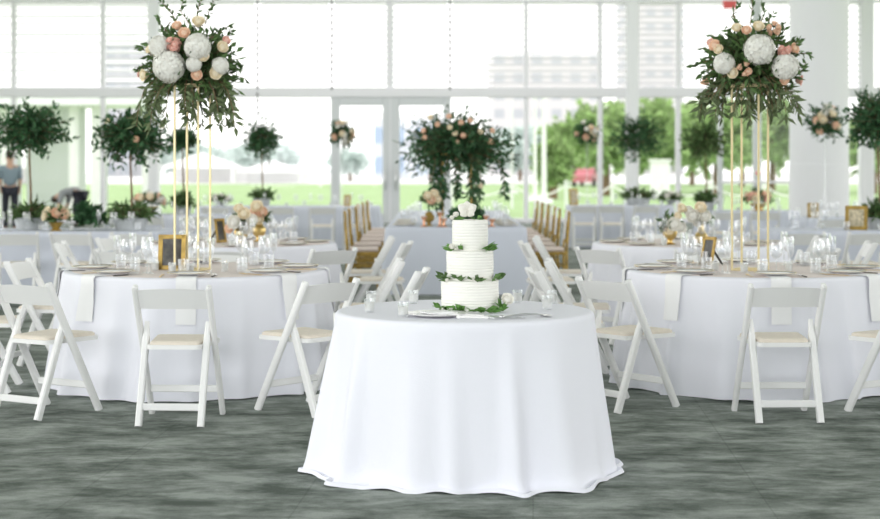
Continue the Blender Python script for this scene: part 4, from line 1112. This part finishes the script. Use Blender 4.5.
# entrance pavilion left
e = empty('entrance_pavilion', (wx(70, 52), 52, -.1)); s = F_PX/52
def ex(px): return wx(px, 52) - wx(70, 52)
q = MB(); q.box(((ex(-90)+ex(152))/2, 1, wz(99.5, 52)+.1), (ex(152)-ex(-90), 3.4, .42)); q.build('canopy', M['column'], e)
for px in (6, 74, 96, 147):
    q = MB(); q.lathe([(0,0),(.19,0),(.17,.1),(.17,wz(100,52))], 20, (ex(px), 0, .0)); q.build('pillar', M['white_wall'], e)
for a, c in ((-80, 4), (9, 71), (77, 94)):
    q = MB(); q.box(((ex(a)+ex(c))/2, 2.2, 1.9), (ex(c)-ex(a), .05, 3.6)); q.build('glass_panel', M['teal_glass'], e)
q = MB(); zz = wz(97, 52)
for k in range(18): q.box((ex(-60), 2.4, zz+.5+k*.32), (ex(150)-ex(-270), .1, .14))
q.build('louvre_slats', M['white_wall'], e)
tag(e, 'white entrance pavilion with pillars outside the left panes', 'pavilion')
# marquees
def marquee(px0, px1, py_eave, py_top, Y, label):
    x0, x1 = wx(px0, Y), wx(px1, Y); w = x1-x0; e = empty('marquee', ((x0+x1)/2, Y, -.1)); h0, h1 = wz(py_eave, Y)+.1, wz(py_top, Y)+.1
    q = MB(); a, d = w/2, 5; q.add([(-a,-d,h0),(a,-d,h0),(a,d,h0),(-a,d,h0),(0,0,h1)], [(0,1,4),(1,2,4),(2,3,4),(3,0,4)]); q.build('roof', M['tent'], e)
    q = MB()
    for sx in (-1, 1):
        q = MB(); q.bar((sx*a*.97,-d*.97,0), (sx*a*.97,-d*.97,h0), .2, .2); q.build('pole', M['white_wall'], e)
    q = MB(); q.box((0, d, h0/2), (w, .05, h0)); q.build('back_panel', M['tent'], e)
    tag(e, label, 'marquee', 'white marquees on the lawn')
marquee(165, 240, 168, 152, 150, 'white marquee on the lawn left of the sail sculpture')
marquee(240, 306, 172, 160, 145, 'lower white marquee just left of the sail sculpture')
marquee(-30, 60, 168, 150, 140, 'white marquee beyond the entrance pavilion')
e = empty('sail_sculpture', (wx(318, 120), 120, -.1)); q = MB()
vs = []; n = 10
for i in range(n+1):
    t = i/n; w = 1.1*(1-t)**.7*math.sin(PI*(.12+.5*min(1, t*1.6))); z = 2.2+3.1*t
    vs += [(-w, 0, z), (-w*.4, -.25, z), (.2, 0, z)]
q.add(vs, [(i*3+j, i*3+j+1, i*3+j+4, i*3+j+3) for i in range(n) for j in range(2)], 0, True); q.build('sail', M['tent'], e)
q = MB(); q.tube([(.2,0,0), (.2,0,5.4)], .1, 8); q.build('mast', M['white_wall'], e)
tag(e, 'white sail-shaped sculpture on the lawn left of the doors', 'sculpture')
# trees
def park_tree(px, Y, py_top, wpx, m, label, seed, trunk=True, n=150, low=-.6, py_c=None):
    X = wx(px, Y); s = F_PX/Y; r = wpx/s/2; zt = wz(py_top, Y); e = empty('park_tree', (X, Y, -.1)); zb = max(.3, zt*.28) if trunk else .2
    cz = (zt+zb)/2; rz = (zt-zb)/2
    q = MB(); rr = random.Random(seed); q.tube([(0,0,0), (.05,0,cz*.6), (0,0,cz)], [.22,.17,.1], 8); q.build('trunk', M['bark'], e)
    q = MB(); k0 = rr.uniform(0, 6)
    crown('crown', [M[m], M['bark']], e, (0,0,cz), (r, r, rz), n, 12, .62*max(.8, r/3), .36*max(.8, r/3), seed, low=-.95, jag=.25, twig=False, inner=.45)
    tag(e, label, 'tree', 'park trees beyond the glass')
for i, (px, Y, py, w, m, lab) in enumerate(((606, 84, 100, 84, 'tree_leaf', 'broad green tree beyond the glass, behind the cream flower ball'), (660, 95, 96, 100, 'tree_leaf', 'broad green tree behind the pale-stemmed table tree'),
        (716, 86, 98, 96, 'tree_leaf', 'broad green tree just left of the right gold stand'), (772, 98, 94, 100, 'tree_leaf', 'broad green tree behind the right gold stand'), (874, 90, 112, 84, 'tree_leaf', 'green tree right of the white column'), (632, 118, 98, 84, 'tree_leaf', 'far green tree between the two broad trees right of the aisle'), (692, 132, 102, 84, 'tree_leaf', 'far green tree glimpsed left of the grey post'), (742, 119, 98, 84, 'tree_leaf', 'far green tree glimpsed between the right gold rods'), (574, 134, 118, 70, 'tree_leaf', 'far green tree beside the red car'),
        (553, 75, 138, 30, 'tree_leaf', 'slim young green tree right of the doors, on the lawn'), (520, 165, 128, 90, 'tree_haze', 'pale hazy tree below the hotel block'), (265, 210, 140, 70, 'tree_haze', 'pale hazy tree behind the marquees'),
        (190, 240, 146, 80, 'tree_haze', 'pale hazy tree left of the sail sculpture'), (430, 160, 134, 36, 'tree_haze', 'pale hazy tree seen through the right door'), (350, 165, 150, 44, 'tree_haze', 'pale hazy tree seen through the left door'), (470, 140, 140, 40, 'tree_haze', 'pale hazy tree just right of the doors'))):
    park_tree(px, Y, py, w, m, lab, 700+i)
for px, Y, py, wd, lab in ((535, 70, 90, .16, 'slim white mast on the lawn behind the aisle'), (544, 66, 98, .22, 'thicker white mast beside the slim one on the lawn'), (512, 90, 100, .12, 'thin white lamp mast left of the two masts')):
    e = empty('flag_mast', (wx(px, Y), Y, -.1)); q = MB(); q.tube([(0,0,0), (0,0,wz(py, Y)+.1)], [wd*.55, wd*.4], 10); q.build('pole', M['white_wall'], e)
    q = MB(); q.lathe([(0,0),(.4,0),(.35,.2),(0,.2)], 14); q.build('footing', M['white_wall'], e); tag(e, lab, 'mast')
# rope fence: posts and swags
fp = [452, 512, 566, 612, 662, 712, 764, 812]; FY = 58.0
for i, px in enumerate(fp):
    e = empty('rope_post', (wx(px, FY), FY, -.11)); q = MB(); q.tube([(0,0,0), (0,0,.95)], .05, 10); q.build('post', M['white_wall'], e)
    q = MB(); q.ball((0,0,.98), .07, 10, 6); q.build('finial', M['white_wall'], e)
    tag(e, f'white rope-fence post on the lawn, {ORD[i]} from left', 'post', 'rope fence posts')
for i, (a, c) in enumerate(zip(fp, fp[1:])):
    q = MB(); pts = []
    for k in range(11):
        t = k/10; pts.append((wx(a, FY)*(1-t)+wx(c, FY)*t, FY, .78 - .42*4*t*(1-t)))
    q.tube(pts, .035, 6); o = q.build('fence_rope', M['rope']); tag(o, f'white rope sagging between fence posts, {ORD[i]} span from left', 'rope', 'fence ropes')
# red car
CYY = 122.0; e = empty('car', (wx(588, CYY), CYY, -.09), 1.2); q = MB()
vs = []; prof = [(-1.75,.35),(-1.75,.85),(-1.0,.95),(-.55,1.42),(.65,1.45),(1.25,.98),(1.75,.88),(1.75,.35)]
for y in (-.8, .8):
    for x, z in prof: vs.append((x, y*(1 if z < 1 else .86), z))
n = len(prof); q.add(vs, [tuple(range(n-1,-1,-1)), tuple(range(n, 2*n))] + [(i, (i+1) % n, n+(i+1) % n, n+i) for i in range(n)]); q.build('car_body', M['car_paint'], e)
q = MB(); q.add([(-.9,-.79,.98),(-.52,-.71,1.36),(.6,-.71,1.38),(1.05,-.79,.99)], [(0,1,2,3)]); o = q.build('side_window', M['car_glass'], e)
for x in (-1.1, 1.1):
    for y in (-.8, .8):
        q = MB(); q.tube([(x, y-.1, .32), (x, y+.1, .32)], .32, 16); q.build('wheel', M['dark'], e)
tag(e, 'small red car parked beyond the rope fence', 'car')
e = empty('white_kiosk', (wx(660, 70), 70, -.11)); q = MB(); q.box((0,0,.95), (.8,.5,1.7)); q.build('body', M['white_wall'], e); q = MB(); q.box((0,0,1.85), (.95,.65,.1)); q.build('roof', M['white_wall'], e)
tag(e, 'small white kiosk box on the lawn right of the aisle', 'kiosk')

flush_reg()

# ------------------------------------------------------------------ light, camera, look
W = bpy.data.worlds.new('world'); bpy.context.scene.world = W; W.use_nodes = True
bg = W.node_tree.nodes['Background']; bg.inputs['Color'].default_value = (1.0, .985, .975, 1); bg.inputs['Strength'].default_value = 1.75
def area(loc, rot, sx, sy, power, col=(1,1,1)):
    l = bpy.data.lights.new('lamp', 'AREA'); l.shape = 'RECTANGLE'; l.size = sx; l.size_y = sy; l.energy = power; l.color = col
    o = bpy.data.objects.new('added_fill_light', l); C.objects.link(o); o.location = loc; o.rotation_euler = rot  # unseen added lights: overhead, behind the camera and at both sides
for y, p in ((3, 30), (11, 60), (19, 120), (27, 260), (35, 330)): area((0, y, 7.9), (0, 0, 0), 16, 4, p, (1, .98, .96))  # added overhead fill, stronger towards the back tables
area((-5.0, -5.6, 2.6), (PI/2, 0, 0), 11, 4.5, 960, (.97, .985, 1))  # added front fill behind the camera, standing in for window light
area((-15.5, 9, 3.4), (PI/2, 0, -PI/2), 24, 6.0, 520, (1, .985, .96))  # added left side light that brings out the cloth folds
area((15.5, 9, 3.4), (PI/2, 0, PI/2), 24, 6.0, 420, (.97, .98, 1))  # added right side fill, weaker than the left
cam = bpy.data.cameras.new('camera'); co = bpy.data.objects.new('camera', cam); C.objects.link(co)
co.location = (0, 0, CAM_H); co.rotation_euler = (PI/2, 0, 0)
cam.sensor_width = 36; cam.sensor_fit = 'HORIZONTAL'; cam.lens = F_PX/880*36; cam.shift_y = (HOR-259.5)/880
cam.clip_end = 2000; cam.dof.use_dof = True; cam.dof.focus_distance = 7.9; cam.dof.aperture_fstop = 2.4
sc = bpy.context.scene; sc.camera = co
sc.view_settings.view_transform = 'Standard'; sc.view_settings.look = 'None'; sc.view_settings.exposure = 0.24
sc.cycles.use_denoising = True; sc.cycles.max_bounces = 10; sc.cycles.transparent_max_bounces = 24
sc.cycles.caustics_reflective = False; sc.cycles.caustics_refractive = False; sc.cycles.sample_clamp_indirect = 6
